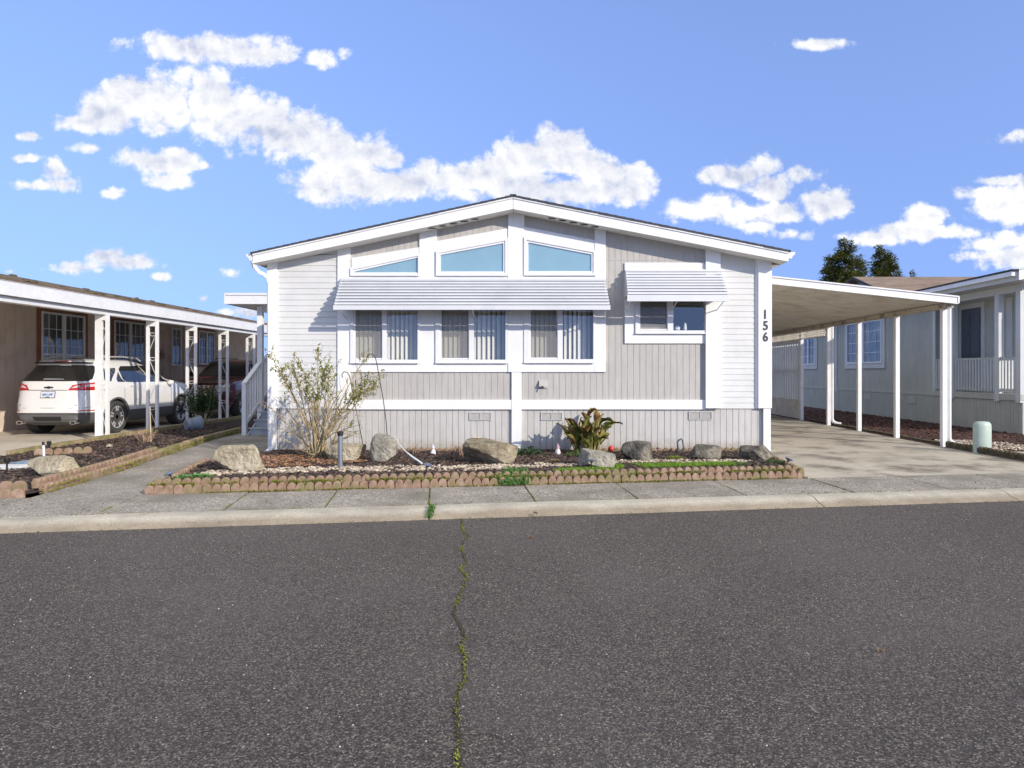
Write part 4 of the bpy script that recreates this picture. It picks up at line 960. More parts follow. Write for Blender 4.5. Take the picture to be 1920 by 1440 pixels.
# low leafy plants and tufts
def rosette(name, c, rad, n, lsz, m, label, cat='plant', seed=1, h=.1, w=.45, up=.5):
    r2 = random.Random(seed); mb = MB(); c = Vector(c)
    for _ in range(n):
        an = r2.uniform(0,2*PI); q = rad*math.sqrt(r2.random()); hh = h*(1-(q/rad)**2)*r2.uniform(.3,1)
        p = c + Vector((math.cos(an)*q, math.sin(an)*q*.7, hh)); d = Vector((math.cos(an), math.sin(an), up+r2.uniform(-.4,.5))) + rv(r2)*.5
        l = lsz*r2.uniform(.6,1.2); leaf(mb, p, d, Vector((0,0,1)), l, l*w, droop=.3)
    return tag(mb.build(name, m, recalc=False, origin=c), label, cat)
hell = leafmat('dark_hellebore_leaf', (.02,.05,.025), (.10,.19,.08), .15, .4)
rosette('leafy_plant', P(990,855,.0), .21, 200, .085, hell, 'dark green leafy plant left of the white gnome at the middle of the bed', seed=1, h=.13, w=.5)
rosette('leafy_plant', P(1075,857,.0), .11, 70, .06, leafmat('bright_leaf',(.08,.17,.03),(.26,.42,.10),.3), 'small bright green plant at the foot of the paddle-leaved plant', seed=2, h=.10)
rosette('strawberry_plant', P(365,899,.02), .24, 190, .05, leafmat('strawberry_leaf',(.09,.21,.05),(.22,.42,.14),.3), 'spreading fresh green strawberry plant behind the edging at the left end', seed=3, h=.05, w=.8, up=.9)
rosette('leafy_plant', P(1454,872,.02), .17, 120, .045, leafmat('mixed_leaf',(.03,.06,.02),(.14,.26,.07),.2), 'small dark and green plant beside the rightmost boulder', seed=4, h=.08, w=.6)
rosette('ground_cover', P(1384,873,.02), .15, 260, .03, leafmat('mat_leaf',(.10,.22,.04),(.28,.45,.12),.25), 'bright green mat-forming plant left of the rightmost boulder', 'ground cover', 5, .05, .6, 1)
rosette('ground_cover', P(1267,862,.02), .15, 300, .028, leafmat('lime_leaf',(.16,.24,.02),(.36,.42,.05),.25), 'lime yellow mat-forming plant between two dark boulders', 'ground cover', 6, .05, .5, 1)
rosette('ground_cover', P(1040,866,.02), .10, 120, .03, leafmat('yellow_leaf',(.3,.25,.06),(.5,.42,.15),.25), 'small yellow tuft on the mulch in front of the gnome', 'ground cover', 7, .03, .5, .6)
def tuft(c, n, h, spread, m, label, seed, name='dried_plant', cat='plant', rad=.05, w=.008, lean=1):
    r2 = random.Random(seed); mb = MB(); c = Vector(c)
    for _ in range(n):
        an = r2.uniform(0,2*PI); q = rad*math.sqrt(r2.random()); p = c + Vector((math.cos(an)*q, math.sin(an)*q, 0)); d = Vector((math.cos(an)*spread*r2.random(), math.sin(an)*spread*r2.random(), 1)).normalized(); hh = h*r2.uniform(.5,1)
        mb.tube([p, p+d*hh*.6, p+d*hh+rv(r2)*.02*lean], w*.5, 4, r1=w*.25, cap=False)
        if r2.random() < .6: leaf(mb, p+d*hh*r2.uniform(.5,1), rv(r2)+Vector((0,0,.3)), Vector((0,0,1)), .03, .014)
    return tag(mb.build(name, m, recalc=False, origin=c), label, cat)
drym = mat('dry_stalk', [(0,(.22,.13,.08)),(1,(.46,.34,.24))], rough=.9, scale=9, island=.4)
tuft(P(857,862,.0), 60, .24, .5, drym, 'clump of dry brown cut stalks left of the widest boulder', 3, rad=.09, w=.014)
tuft(P(778,852,.0), 14, .22, 1.2, drym, 'few thin dead twigs right of the upright boulder', 4, rad=.07)
tuft(P(1203,850,.05), 7, .16, .6, drym, 'thin dead twig behind the rounded dark boulder', 5, rad=.02)
tuft(P(272,828,-.03), 60, .26, 1.2, drym, 'dry pinkish brown seed heads beside the second post in the left bed', 6, rad=.1, w=.016)
# grass and moss
def blades(name, test, n, box, zf, h, m, label, seed, cat='grass', w=.004):
    r2 = random.Random(seed); mb = MB(); c = t = 0
    while c < n and t < n*60:
        t += 1; x, y = r2.uniform(box[0],box[1]), r2.uniform(box[2],box[3])
        if not test(x,y): continue
        z = zf(x,y); hh = r2.uniform(*h); d = Vector((r2.gauss(0,.35), r2.gauss(0,.35), 1)).normalized(); an = r2.uniform(0,PI); s = Vector((math.cos(an)*w, math.sin(an)*w, 0)); p = Vector((x,y,z-.004))
        mid = p + d*hh*.6; mb.add([p-s, p+s, mid+s*.8, mid-s*.8, mid + (d+Vector((r2.gauss(0,.4),r2.gauss(0,.4),-.1)))*hh*.4], [(0,1,2,3),(3,2,4)]); c += 1
    return tag(mb.build(name, m, recalc=False), label, cat, None, 'stuff')
def gband(x, y):
    s, t = st((x,y)); return 1.90 < t < 2.22 and (.95 < x < 2.55) and noise.noise(Vector((x*3,y*3,5))) > -.22 - (.3 if x > 1.3 else 0)
blades('grass', lambda x,y: gband(x,y), 7000, (.8,2.6,8.5,9.8), bed_z, (.02,.055), M['grass'], 'bright green grass strip behind the edging right of the wedge boulder', 8)
blades('grass', lambda x,y: ((x+.33)/.20)**2+((st((x,y))[1]-1.38)/.13)**2 < 1, 700, (-.6,.0,7.9,8.6), lambda x,y: ZS+.02+max(0,(st((x,y))[1]-1.33))*.7, (.04,.10), M['green'], 'tuft of weeds growing over the edging at the middle of the bed', 9, w=.007)
blades('grass', lambda x,y: ((x-.55)/.42)**2+((st((x,y))[1]-1.80)/.14)**2 < 1, 1500, (.0,1.1,8.2,9.2), bed_z, (.03,.06), M['grass'], 'short green grass in front of the wedge boulder', 10)
# moss: small cushions along the joints and between the two edging rows
def moss(name, pts_fn, n, seed, label, size=(.006,.016), m='moss', cat='moss'):
    r2 = random.Random(seed); mb = MB()
    for _ in range(n):
        p = pts_fn(r2)
        if p is None: continue
        sz = r2.uniform(*size)
        for k in range(5): leaf(mb, p + rv(r2)*sz*.5, (rv(r2)+Vector((0,0,.8))), Vector((0,0,1)), sz*1.3, sz*.9)
    return tag(mb.build(name, M[m], recalc=False), label, cat, None, 'stuff')
def mrow(r2):
    x = r2.uniform(-4.3,3.3)
    if noise.noise(Vector((x*2.6,2,0)))+noise.noise(Vector((x*11,4,0)))*.6 < r2.uniform(-.25,.45): return None
    t = TB+.022+r2.uniform(-.018,.02); v = kline(x,x,t)[0]; v.z = ZS+.094+r2.uniform(-.014,.012); return v
moss('moss', mrow, 3600, 1, 'yellow green moss between the two rows of scalloped edging')
def mfoot(r2):
    x = r2.uniform(-4.4,3.3)
    if noise.noise(Vector((x*1.1,7,0))) < r2.uniform(-.35,.35): return None
    v = kline(x,x,TB-.03+r2.uniform(-.03,.012))[0]; v.z = ZS+.004; return v
moss('moss', mfoot, 1500, 2, 'moss along the foot of the front edging on the sidewalk')
def mjoint(r2):
    q = r2.random()
    if q < .3:
        s = r2.uniform(-6.5,7); v = K(s, .353+r2.uniform(-.01,.014), ZK); 
        if noise.noise(Vector((s*1.4,1,3))) < -.05: return None
        return v
    if q < .65:
        s = r2.choice(sj[10:22]); t = r2.uniform(.36,1.3)
        if noise.noise(Vector((s*1.4,t*3,3))) < -.1: return None
        return K(s+r2.uniform(-.01,.01), t, ZS-.012)
    if q < .75: return K(r2.uniform(-6.5,6.5), r2.gauss(.0,.006), ZR+.004)
    Y = r2.choice([9.30,11.35,13.6]); 
    if q < .9: return Vector((r2.uniform(Lx(Y),Rx(Y)), Y+r2.uniform(-.012,.012), ZS-.012))
    s = r2.uniform(-4.5,-3.6)
    return K(r2.uniform(st((-5.4,7.5))[0], st((-4.26,7.5))[0]), 1.305+r2.uniform(-.012,.012), ZS-.01)
moss('moss', mjoint, 1700, 3, 'thin moss growing in the joints of the sidewalk and walkway', (.004,.010))
def mside(r2):
    Y = r2.uniform(7.6,15.5); 
    if noise.noise(Vector((3,Y*1.1,3))) < r2.uniform(-.4,.2): return None
    return Vector((Lx(Y)+r2.choice([-.075,.0,-.0])+r2.uniform(-.02,.02)+.02, Y, ZS+r2.choice([.055,.005])))
moss('moss', mside, 1800, 4, 'moss on the edging along the left side of the walkway')
mk = K(s_a-.0, .05, ZR+.03)
blades('grass', lambda x,y: abs(x-mk.x-.01) < .03 and mk.y-.05 < y < mk.y+.18, 160, (mk.x-.1,mk.x+.1,mk.y-.1,mk.y+.3), lambda x,y: ZR+.02+max(0,(y-mk.y+.05))*.35, (.015,.04), M['green'], 'little tuft of weeds in the kerb joint', 11, w=.006)
# mossy crack in the road
CK = [(865,970),(867,990),(870,1000),(881,1006),(868,1014),(866,1030),(870,1045),(875,1054),(863,1068),(875,1078),(877,1084),(869,1093),(869,1102),(862,1118),(856,1132),(849,1149),(860,1168),(868,1184),(873,1197),(862,1210),(869,1222),(873,1238),(869,1258),(875,1270),(865,1284),(856,1305),(860,1318),(853,1328),(860,1346),(856,1360),(862,1392),(856,1420),(862,1460),(858,1520)]
ckp = [P(a,b,ZR) for a, b in CK]
mb = MB(); cr_ = MB(); r2 = random.Random(3); acc = []
for a, b in zip(ckp, ckp[1:]):
    n = max(2, int((b-a).length/.012))
    for i in range(n): acc.append(a.lerp(b, i/n) + Vector((noise.noise(a.lerp(b,i/n)*22)*.012, 0, 0)))
for i in range(0, len(acc)-3, 3):
    wd = .008 + .007*noise.noise(acc[i]*7); p, q = acc[i], acc[i+3]; w2 = .008 + .007*noise.noise(acc[i+3]*7)
    cr_.add([p+Vector((-wd,0,.0035)), p+Vector((wd,0,.0035)), q+Vector((w2,0,.0035)), q+Vector((-w2,0,.0035))], [(0,1,2,3)])
for f0, dx, nn in ((.14,1,22),(.33,-1,30),(.55,1,26),(.72,-1,24),(.9,1,20)):      # hairline side cracks
    i0 = int(f0*len(acc))
    p = acc[i0].copy(); an = r2.uniform(-.5,.5)
    for k in range(nn):
        q = p + Vector((dx*math.cos(an)*.016, math.sin(an)*.016, 0)); an += r2.uniform(-.55,.55); w_ = .0022*(1-k/nn)+.0006
        cr_.add([Vector((p.x,p.y-w_,ZR+.0035)),Vector((p.x,p.y+w_,ZR+.0035)),Vector((q.x,q.y+w_,ZR+.0035)),Vector((q.x,q.y-w_,ZR+.0035))], [(0,1,2,3)]); p = q
struct(cr_, 'road_crack', M['soil'], recalc=False)
for p in acc:
    dens_ = .5 + .9*noise.noise(Vector((p.x*2,p.y*5,0))) + (.25 if p.y < 4 else 0)
    for _ in range(4):
        if r2.random() < dens_:
            sz = r2.uniform(.002,.0055)*(1.1 + .9*noise.noise(p*4)); c = p + Vector((r2.gauss(0,.0065), r2.gauss(0,.006), .003))
            for k in range(4): leaf(mb, c + rv(r2)*sz*.5, rv(r2)+Vector((0,0,.8)), Vector((0,0,1)), sz*1.5, sz)
tag(mb.build('moss', M['moss'], recalc=False), 'mossy line growing in the crack across the asphalt road', 'moss', None, 'stuff')
pebbles('road_grit', lambda x,y: st((x,y))[1] < -.01, 1500, (-4,4.5,2.4,7.4), lambda x,y: ZR, (.002,.0045), mat('pale_grit', (.42,.39,.35), rough=.8, island=.5), 'fine pale grit scattered over the asphalt', 'grit', 21)
pebbles('gutter_grit', lambda x,y: -.10 < st((x,y))[1] < .10 and random.random() < .9, 1800, (-5.2,5.6,5.9,7.8), lambda x,y: ZR+max(0,st((x,y))[1])*.3, (.002,.006), mat('dark_grit', (.13,.11,.085), rough=.9, island=.6), 'dark grit and debris gathered along the foot of the kerb', 'grit', 22)
chips('sidewalk_litter', lambda x,y: .36 < st((x,y))[1] < 1.28, 260, (-5.2,5.6,6.4,9.2), lambda x,y: ZS-.018, M['chip'], 'few bark flakes strayed onto the sidewalk', 'litter', 23, (.005,.014))
# dead leaves and twigs on the road
for px, py, s_, lab in ((1000,962,.018,'dead brown leaf on the kerb'),(1645,1221,.016,'pale dead leaf lying on the road at the right'),(990,1008,.018,'curled dead leaf on the road near the kerb')):
    p = P(px,py,ZR+.004 if py > 970 else ZR+.04); mb = MB()
    for k in range(2): paddle(mb, p+Vector((0,0,.004*k)), Vector((1,.2*k-.1,.15)), s_*2.2, s_, 1.0, 0, r2, .3)
    tag(mb.build('dead_leaf', M.setdefault('dull', mat('dull_dead_leaf', (.20,.13,.08), rough=.9)), recalc=False, origin=p), lab, 'leaf')
# ================================================================== carport on the right
cpz = lambda X: 2.945 - (X-3.974)*.1068       # top of the roof
M['beige'] = mat('cream_enamel_pan', [(0,(.70,.66,.58)),(1,(.80,.77,.70))], rough=.5, scale=3, dirt=(2.5,(.36,.30,.21),.4))
M['stainbeam'] = mat('stained_cream_beam', [(0,(.42,.36,.26)),(1,(.58,.52,.42))], rough=.7, scale=5, dirt=(5,(.12,.09,.06),.8))
M['post'] = mat('white_post_enamel', (.78,.78,.77), rough=.4, dirt=(2.5,(.55,.52,.45),.3))
carport = thing('carport', (5.4, 12.1, 0), 'flat white aluminium carport attached to the right side of the house', 'carport')
mb = MB(); XC0, XC1, YC0, YC1 = 3.70, 7.20, 12.13, 23.4
mb.prism([(XC0,cpz(XC0)-.055),(XC1,cpz(XC1)-.055),(XC1,cpz(XC1)-.075),(XC0,cpz(XC0)-.075)], YC0, YC1)
y = YC0+.05
while y < YC1:      # ribs of the pans, running down the slope
    mb.prism([(XC0,cpz(XC0)-.076),(XC1+.02,cpz(XC1)-.076),(XC1+.02,cpz(XC1)-.115),(XC0,cpz(XC0)-.115)], y, y+.04); y += .152
mb.build('roof_pan', M['beige'], carport)
mb = MB(); mb.prism([(XC0,cpz(XC0)),(7.22,cpz(7.22)),(7.22,cpz(7.22)-.135),(XC0,cpz(XC0)-.135)], 12.07, 12.10)
mb.prism([(XC0,cpz(XC0)+.002),(7.225,cpz(7.225)+.002),(7.225,cpz(7.225)-.022),(XC0,cpz(XC0)-.022)], 12.05, 12.069); mb.prism([(XC0,cpz(XC0)-.125),(7.225,cpz(7.225)-.125),(7.225,cpz(7.225)-.14),(XC0,cpz(XC0)-.14)], 12.055, 12.069)
mb.build('front_fascia', M['gutter'], carport)
mb = MB(); mb.box(7.222, 7.25, 12.06, YC1, cpz(7.22)-.125, cpz(7.22)-.005); mb.build('side_gutter', M['gutter'], carport)
mb = MB(); mb.box(7.08, 7.19, 12.14, YC1, 2.40, 2.485); mb.build('side_beam', M['stainbeam'], carport)
mb = MB()
for yb in (17.3, 18.3, 21): mb.prism([(XC0,cpz(XC0)-.101),(7.05,cpz(7.05)-.101),(7.05,cpz(7.05)-.125),(XC0,cpz(XC0)-.125)], yb, yb+.05)
mb.build('cross_strip', M['gutter'], carport)
for Yp in (12.36, 14.0, 15.67, 17.35, 19.15, 23.0):
    mb = MB(); mb.box(7.10, 7.185, Yp-.045, Yp+.045, -.06, 2.399); mb.build('post', M['post'], carport, bevel=.006)
for Yp in (12.36, 17.35):
    mb = MB(); x = 7.235
    mb.tube([(x,Yp,2.42),(x,Yp,.11),(x+.02,Yp-.005,.04),(x+.10,Yp-.04,-.01),(x+.20,Yp-.07,-.02)], .042, 8); mb.build('downspout', M['gutter'], carport, smooth=40)
# slatted privacy screen under the far end of the carport
fence = thing('slatted_fence', (7.14, 19.3, 0), 'cream slatted privacy fence with lattice strip under the back of the carport', 'fence')
mb = MB(); mb.box(7.12, 7.15, 19.2, 22.95, -.02, .46); mb.build('lower_panel', M['beige'], fence)
mb = MB(); mb.box(7.10, 7.17, 19.2, 22.95, 2.10, 2.17); mb.build('rail', M['beige'], fence)
mb = MB(); mb.box(7.105, 7.165, 19.2, 22.95, .461, .52); mb.build('rail', M['beige'], fence)
mb = MB(); mb.box(7.105, 7.165, 19.2, 22.95, 1.30, 1.36); mb.build('rail', M['beige'], fence)
y = 19.3
while y < 22.9:
    mb = MB(); mb.box(7.07, 7.099, y, y+.085, .50, 2.08); mb.build('slat', M['post'], fence); y += .19
mb = MB(); y = 17.45
for k in range(58):
    ya = 17.45 + k*.095
    for sg in (-1,1): 
        a = Vector((7.13+sg*.004, ya, 2.19)); b = Vector((7.13+sg*.004, ya+.19, 2.385)); 
        if sg < 0: a, b = Vector((7.126, ya+.19, 2.19)), Vector((7.126, ya, 2.385))
        mb.bar(a, b, .006, .022, up=(1,0,0))
mb.box(7.12,7.14,17.4,23,2.171,2.195); mb.build('lattice', M['beige'], fence)

# ================================================================== porch and steps on the left
M['deck'] = mat('grey_painted_deck', [(0,(.36,.38,.39)),(1,(.46,.48,.49))], rough=.7, dirt=(3,(.25,.25,.24),.5))
porch = thing('porch', (-5.4, 14.6, 0), 'white side porch with grey steps and handrail left of the house', 'porch')
XS0, XS1 = -6.22, -4.47
for i in range(5):
    y0 = 14.55+.28*i; z1 = -.05+.155*(i+1); mb = MB()
    mb.box(XS0+.06, XS1, y0+.03, y0+.05, z1-.155, z1-.034); mb.box(XS0+.03, XS1, y0, y0+(.28 if i < 4 else 4.5), z1-.033, z1)
    mb.build('step', M['deck'], porch)
mb = MB(); mb.prism([(14.56,-.05),(15.9,.72),(20.1,.72),(20.1,-.05)], XS0+.005, XS0+.028, ax='YZ'); mb.build('stringer', M['trim'], porch)
mb = MB(); mb.box(-6.30,-6.215,14.50,14.585,-.06,1.02); mb.build('newel_post', M['trim'], porch)
mb = MB(); mb.box(-6.31,-6.20,15.30,15.41,.10,2.72); mb.build('roof_post', M['trim'], porch)
mb = MB(); mb.box(-6.30,-6.21,19.9,20.0,.0,2.72); mb.build('roof_post', M['trim'], porch)
def rail(a, b, w_, h_, n='handrail'): mb = MB(); mb.bar(a, b, w_, h_); mb.build(n, M['trim'], porch)
rail((-6.257,14.50,1.02),(-6.257,15.30,1.47),.09,.05); rail((-6.257,15.42,1.52),(-6.257,16.0,1.72),.09,.05); rail((-6.257,16.0,1.72),(-6.257,19.9,1.72),.09,.05)
rail((-6.257,14.586,.20),(-6.257,15.30,.60),.05,.07,'bottom_rail'); rail((-6.257,15.42,.66),(-6.257,16.0,.95),.05,.07,'bottom_rail'); rail((-6.257,16.0,.95),(-6.257,19.9,.95),.05,.07,'bottom_rail')
for k in range(5): y = 14.70+k*.13; t = (y-14.5)/.8; rail((-6.257,y,.22+.42*t),(-6.257,y,.99+.45*t),.035,.035,'baluster')
for k in range(4): y = 15.50+k*.13; t = (y-15.42)/.58; rail((-6.257,y,.68+.28*t),(-6.257,y,1.50+.2*t),.035,.035,'baluster')
for k in range(28): y = 16.08+k*.137; rail((-6.257,y,.97),(-6.257,y,1.70),.035,.035,'baluster')
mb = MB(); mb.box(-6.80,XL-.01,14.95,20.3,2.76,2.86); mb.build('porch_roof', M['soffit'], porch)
mb = MB(); mb.box(-6.82,XL-.01,14.915,14.948,2.74,2.97); mb.box(-6.83,XL-.01,14.895,14.914,2.93,2.975); mb.box(-6.852,-6.823,14.90,20.3,2.74,2.97); mb.build('porch_fascia', M['gutter'], porch)
mb = MB()      # scrolled bracket under the porch roof
sc_ = [Vector((-5.98 + (.03+.10*t)*math.cos(t*7), 15.36, 2.56 + (.03+.10*t)*math.sin(t*7))) for t in [i/20 for i in range(21)]]
mb.tube(sc_, .010, 5); mb.tube([(-6.2,15.36,2.35),(-6.05,15.36,2.42),(-5.85,15.36,2.72)], .010, 5); mb.build('scroll_bracket', M['trim'], porch, smooth=60)
mb = MB(); mb.box(-6.20,XL-.02,15.34,15.42,2.60,2.755); mb.build('porch_beam', M['soffit'], porch)

# ================================================================== neighbour on the left (brown side wall, white porch posts)
def side_grooved(mb, X, y0, y1, z0, zt, face, sp, gw=.012, gd=.012, holes=()):
    t = MB(); grooved(t, y0, y1, z0, (lambda y: zt) if not callable(zt) else zt, 0, sp=sp, gw=gw, gd=gd, holes=holes)
    mb.add([(X + face*-1*v[1]*1.0, v[0], v[2]) for v in t.v], t.f)
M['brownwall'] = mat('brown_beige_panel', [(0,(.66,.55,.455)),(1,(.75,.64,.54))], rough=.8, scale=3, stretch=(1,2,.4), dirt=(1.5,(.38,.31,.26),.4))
M['rust'] = mat('rust_brown_trim', (.28,.12,.065), rough=.7, dirt=(4,(.12,.06,.04),.4))
nb = thing('neighbour_house', (-12.4, 18, 0), 'brown beige mobile home with rust trimmed windows and a long white carport eave at left', 'house')
def side_window(parent, X, face, y0, y1, z0, z1, trim_m, frame_m, cols, tw=.10, split=True, meet=None, gl='glass', trimname='window_trim'):
    f = face
    def bx(mb, xa, xb, *r_): mb.box(min(X+f*xa, X+f*xb), max(X+f*xa, X+f*xb), *r_)
    fr = MB(); w_ = .05
    for a, b, c, d in ((y0,y1,z0,z0+w_),(y0,y1,z1-w_,z1),(y0,y0+w_,z0+w_,z1-w_),(y1-w_,y1,z0+w_,z1-w_)): bx(fr, .0, .05, a, b, c, d)
    ym = (y0+y1)/2
    if split: bx(fr, .0, .055, ym-.05, ym+.05, z0+w_, z1-w_)
    if meet: bx(fr, .0, .045, y0+w_, y1-w_, meet-.025, meet+.025)
    o = fr.build('window', frame_m, parent)
    if trim_m:
        tr = MB()
        for a, b, c, d in ((y0-tw,y1+tw,z0-tw,z0),(y0-tw,y1+tw,z1,z1+tw),(y0-tw,y0,z0,z1),(y1,y1+tw,z0,z1)): bx(tr, 0, .03, a, b, c, d)
        tr.build('window_trim', trim_m, o)
    g = MB(); x = X+f*.02; g.quad((x,y0,z0),(x,y1,z0),(x,y1,z1),(x,y0,z1)); g.build('pane', M[gl], o, recalc=False)
    g = MB(); x = X+f*.004; g.quad((x,y0,z0),(x,y1,z0),(x,y1,z1),(x,y0,z1)); g.build('curtain_gloom', M['darkroom'], o, recalc=False)
    gr = MB(); nz = 4
    for k in range(1, cols*2 if split else cols):
        y = y0+(y1-y0)*k/(cols*2 if split else cols)
        if split and k == cols: continue
        bx(gr, .022, .032, y-.008, y+.008, z0+w_, z1-w_)
    for k in range(1, nz): z = z0+(z1-z0)*k/nz; bx(gr, .0225, .0315, y0+w_, y1-w_, z-.008, z+.008)
    gr.build('grille', frame_m, o); return o
M['darkroom'] = mat('dim_room', [(0,(.03,.033,.035)),(.6,(.12,.125,.12)),(1,(.30,.30,.28))], rough=.9, scale=1.8, detail=2)
nbz = lambda X: 2.76 + (abs(X)-8.62)*.19 if X > -16.75 else 4.305 - (abs(X)-16.75)*.19
XN = -12.40
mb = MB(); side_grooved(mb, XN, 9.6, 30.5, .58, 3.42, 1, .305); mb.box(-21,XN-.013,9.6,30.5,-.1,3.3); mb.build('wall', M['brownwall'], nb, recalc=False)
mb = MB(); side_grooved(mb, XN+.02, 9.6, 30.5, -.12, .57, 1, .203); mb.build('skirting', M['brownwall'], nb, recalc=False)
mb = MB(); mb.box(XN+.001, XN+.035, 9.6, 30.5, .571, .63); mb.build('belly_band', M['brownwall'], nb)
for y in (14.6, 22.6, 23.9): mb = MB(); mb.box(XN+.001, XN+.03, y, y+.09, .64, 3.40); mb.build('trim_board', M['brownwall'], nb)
side_window(nb, XN, 1, 17.1, 18.72, 1.1, 2.78, M['rust'], M['vinyl'], 3, .13, meet=1.72)
side_window(nb, XN, 1, 20.0, 21.6, 1.1, 2.78, M['rust'], M['vinyl'], 3, .13, meet=1.72)
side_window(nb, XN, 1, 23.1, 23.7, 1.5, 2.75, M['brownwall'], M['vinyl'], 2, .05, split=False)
side_window(nb, XN, 1, 24.9, 26.1, 1.55, 2.78, M['rust'], M['vinyl'], 3, .08)
mb = MB()
for a, b in ((-8.60,-16.75),(-16.75,-24.9)):
    mb.add([(a,8.8,nbz(a)-.02),(b,8.8,nbz(b)-.02),(b,31,nbz(b)-.02),(a,31,nbz(a)-.02),(a,8.8,nbz(a)-.10),(b,8.8,nbz(b)-.10),(b,31,nbz(b)-.10),(a,31,nbz(a)-.10)], [(0,1,2,3),(4,5,6,7),(0,4,5,1),(2,6,7,3),(0,3,7,4),(1,2,6,5)])
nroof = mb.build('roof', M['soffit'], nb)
M['mossroof'] = mat('mossy_brown_shingle', [(0,(.07,.055,.04)),(.5,(.15,.12,.09)),(1,(.24,.20,.15))], rough=.95, scale=5, detail=8, bump=.6, bscale=60, bdist=.02, dirt=(3,(.08,.09,.03),.5))
mb = MB()
for i in range(30):
    xa = -8.57 - 8.18*i/30; xb = -8.57 - 8.18*(i+1)/30
    mb.add([(xa,8.75,nbz(xa)+.015),(xb,8.75,nbz(xb)),(xb,31.05,nbz(xb)),(xa,31.05,nbz(xa)+.015),(xa,8.75,nbz(xa)-.02),(xa,31.05,nbz(xa)-.02)], [(0,1,2,3),(0,3,5,4)])
mb.add([(-16.75,8.75,nbz(-16.75)),(-24.95,8.75,nbz(-24.95)),(-24.95,31.05,nbz(-24.95)),(-16.75,31.05,nbz(-16.75))], [(0,1,2,3)])
mb.build('shingles', M['mossroof'], nroof, recalc=False)
mb = MB(); r2 = random.Random(4)       # moss clumps along the ridge and eave
for _ in range(60):
    y = r2.uniform(10,30); s_ = r2.uniform(.03,.08); X = r2.choice([-16.75,-16.75,-9.2,-11])
    c = Vector((X, y, nbz(X)+.02)); mb.add([c+Vector((v.x*s_*1.5,v.y*s_*2,v.z*s_*.7)) for v in IV], IF)
mb.build('roof_moss', M['darkedge'], nroof, recalc=False)['kind'] = 'stuff'
mb = MB(); mb.box(-8.60,-8.575,8.8,31,2.505,2.735); mb.box(-8.61,-8.565,8.8,31,2.735,2.745); mb.build('fascia', M['gutter'], nb)
mb = MB(); mb.box(-8.85,-8.66,8.8,31,2.41,2.50); mb.build('eave_beam', M['gutter'], nb)
M['rusty'] = mat('rusty_drip_edge', (.16,.09,.05), rough=.7)
mb = MB(); mb.box(-8.60,-8.556,8.8,31,2.746,2.765); mb.build('drip_edge', M['rusty'], nb)
for i, Yp in enumerate((13.77, 15.54, 17.26, 19.0, 20.75, 22.5, 24.3, 26)):
    w0 = .13 if i == 0 else .055; X0 = -8.88; X1 = -8.88+.26
    mb = MB(); mb.box(X0, X0+w0, Yp-.03, Yp+.03, -.1, 2.405); mb.box(X1-.055, X1, Yp-.03, Yp+.03, -.1, 2.405); mb.box(X0+w0, X1-.055, Yp-.025, Yp+.025, 2.30, 2.405)
    po = mb.build('porch_post', M['post'], nb)
    mb = MB(); xa, xb = X0+w0+.004, X1-.06; z = .10; k = 0
    while z < 2.2:
        mb.bar((xa if k % 2 else xb, Yp, z), (xb if k % 2 else xa, Yp, z+.36), .008, .008)
        rr = (xb-xa)/2; cx_ = (xa+xb)/2; mb.tube([(cx_+rr*math.cos(t), Yp, z+.40+rr*math.sin(t)) for t in [PI+PI*q/6 for q in range(7)]], .006, 4)
        mb.bar((X0, Yp, z+.40), (X1, Yp, z+.40), .01, .01); z += .55; k += 1
    mb.build('scrollwork', M['post'], po)
mb = MB(); mb.box(XN+.04, XN+.045, 22.0, 22.03, 1.5, 1.5)
# star ornament on the brown wall
c = Q(303, 665, XN*F/(303-CX)); st_ = MB(); pts = []
for k in range(10):
    a = PI/2 + k*PI/5; r0 = .20 if k % 2 == 0 else .075; pts.append((XN+.03, c.y + r0*math.cos(a)*1.2, c.z + r0*math.sin(a)))
cc = (XN+.09, c.y, c.z); st_.add(pts+[cc, (XN+.004,c.y,c.z)], [(k,(k+1) % 10,10) for k in range(10)]+[((k+1) % 10,k,11) for k in range(10)])
tag(st_.build('star_ornament', mat('weathered_tin', (.42,.30,.26), rough=.5, metal=.3), origin=c), 'metal star ornament hanging on the brown wall above the white car', 'ornament')
# picket fence behind the dark car
pf = thing('picket_fence', (-11.5, 28, 0), 'low brown picket fence behind the dark red car', 'fence')
for k in range(26):
    x = -12.2+.14*k; mb = MB(); mb.prism([(x,-.1),(x+.09,-.1),(x+.09,1.62),(x+.045,1.70),(x,1.62)], 27.5, 27.52); mb.build('picket', M['rustwood'] if 'rustwood' in M else M.setdefault('rustwood', mat('brown_fence_wood', (.20,.12,.08), rough=.85)), pf)
mb = MB(); mb.box(-12.25,-8.5,27.521,27.56,1.2,1.28); mb.box(-12.25,-8.5,27.521,27.56,.3,.38); mb.build('rail', M['rustwood'], pf)

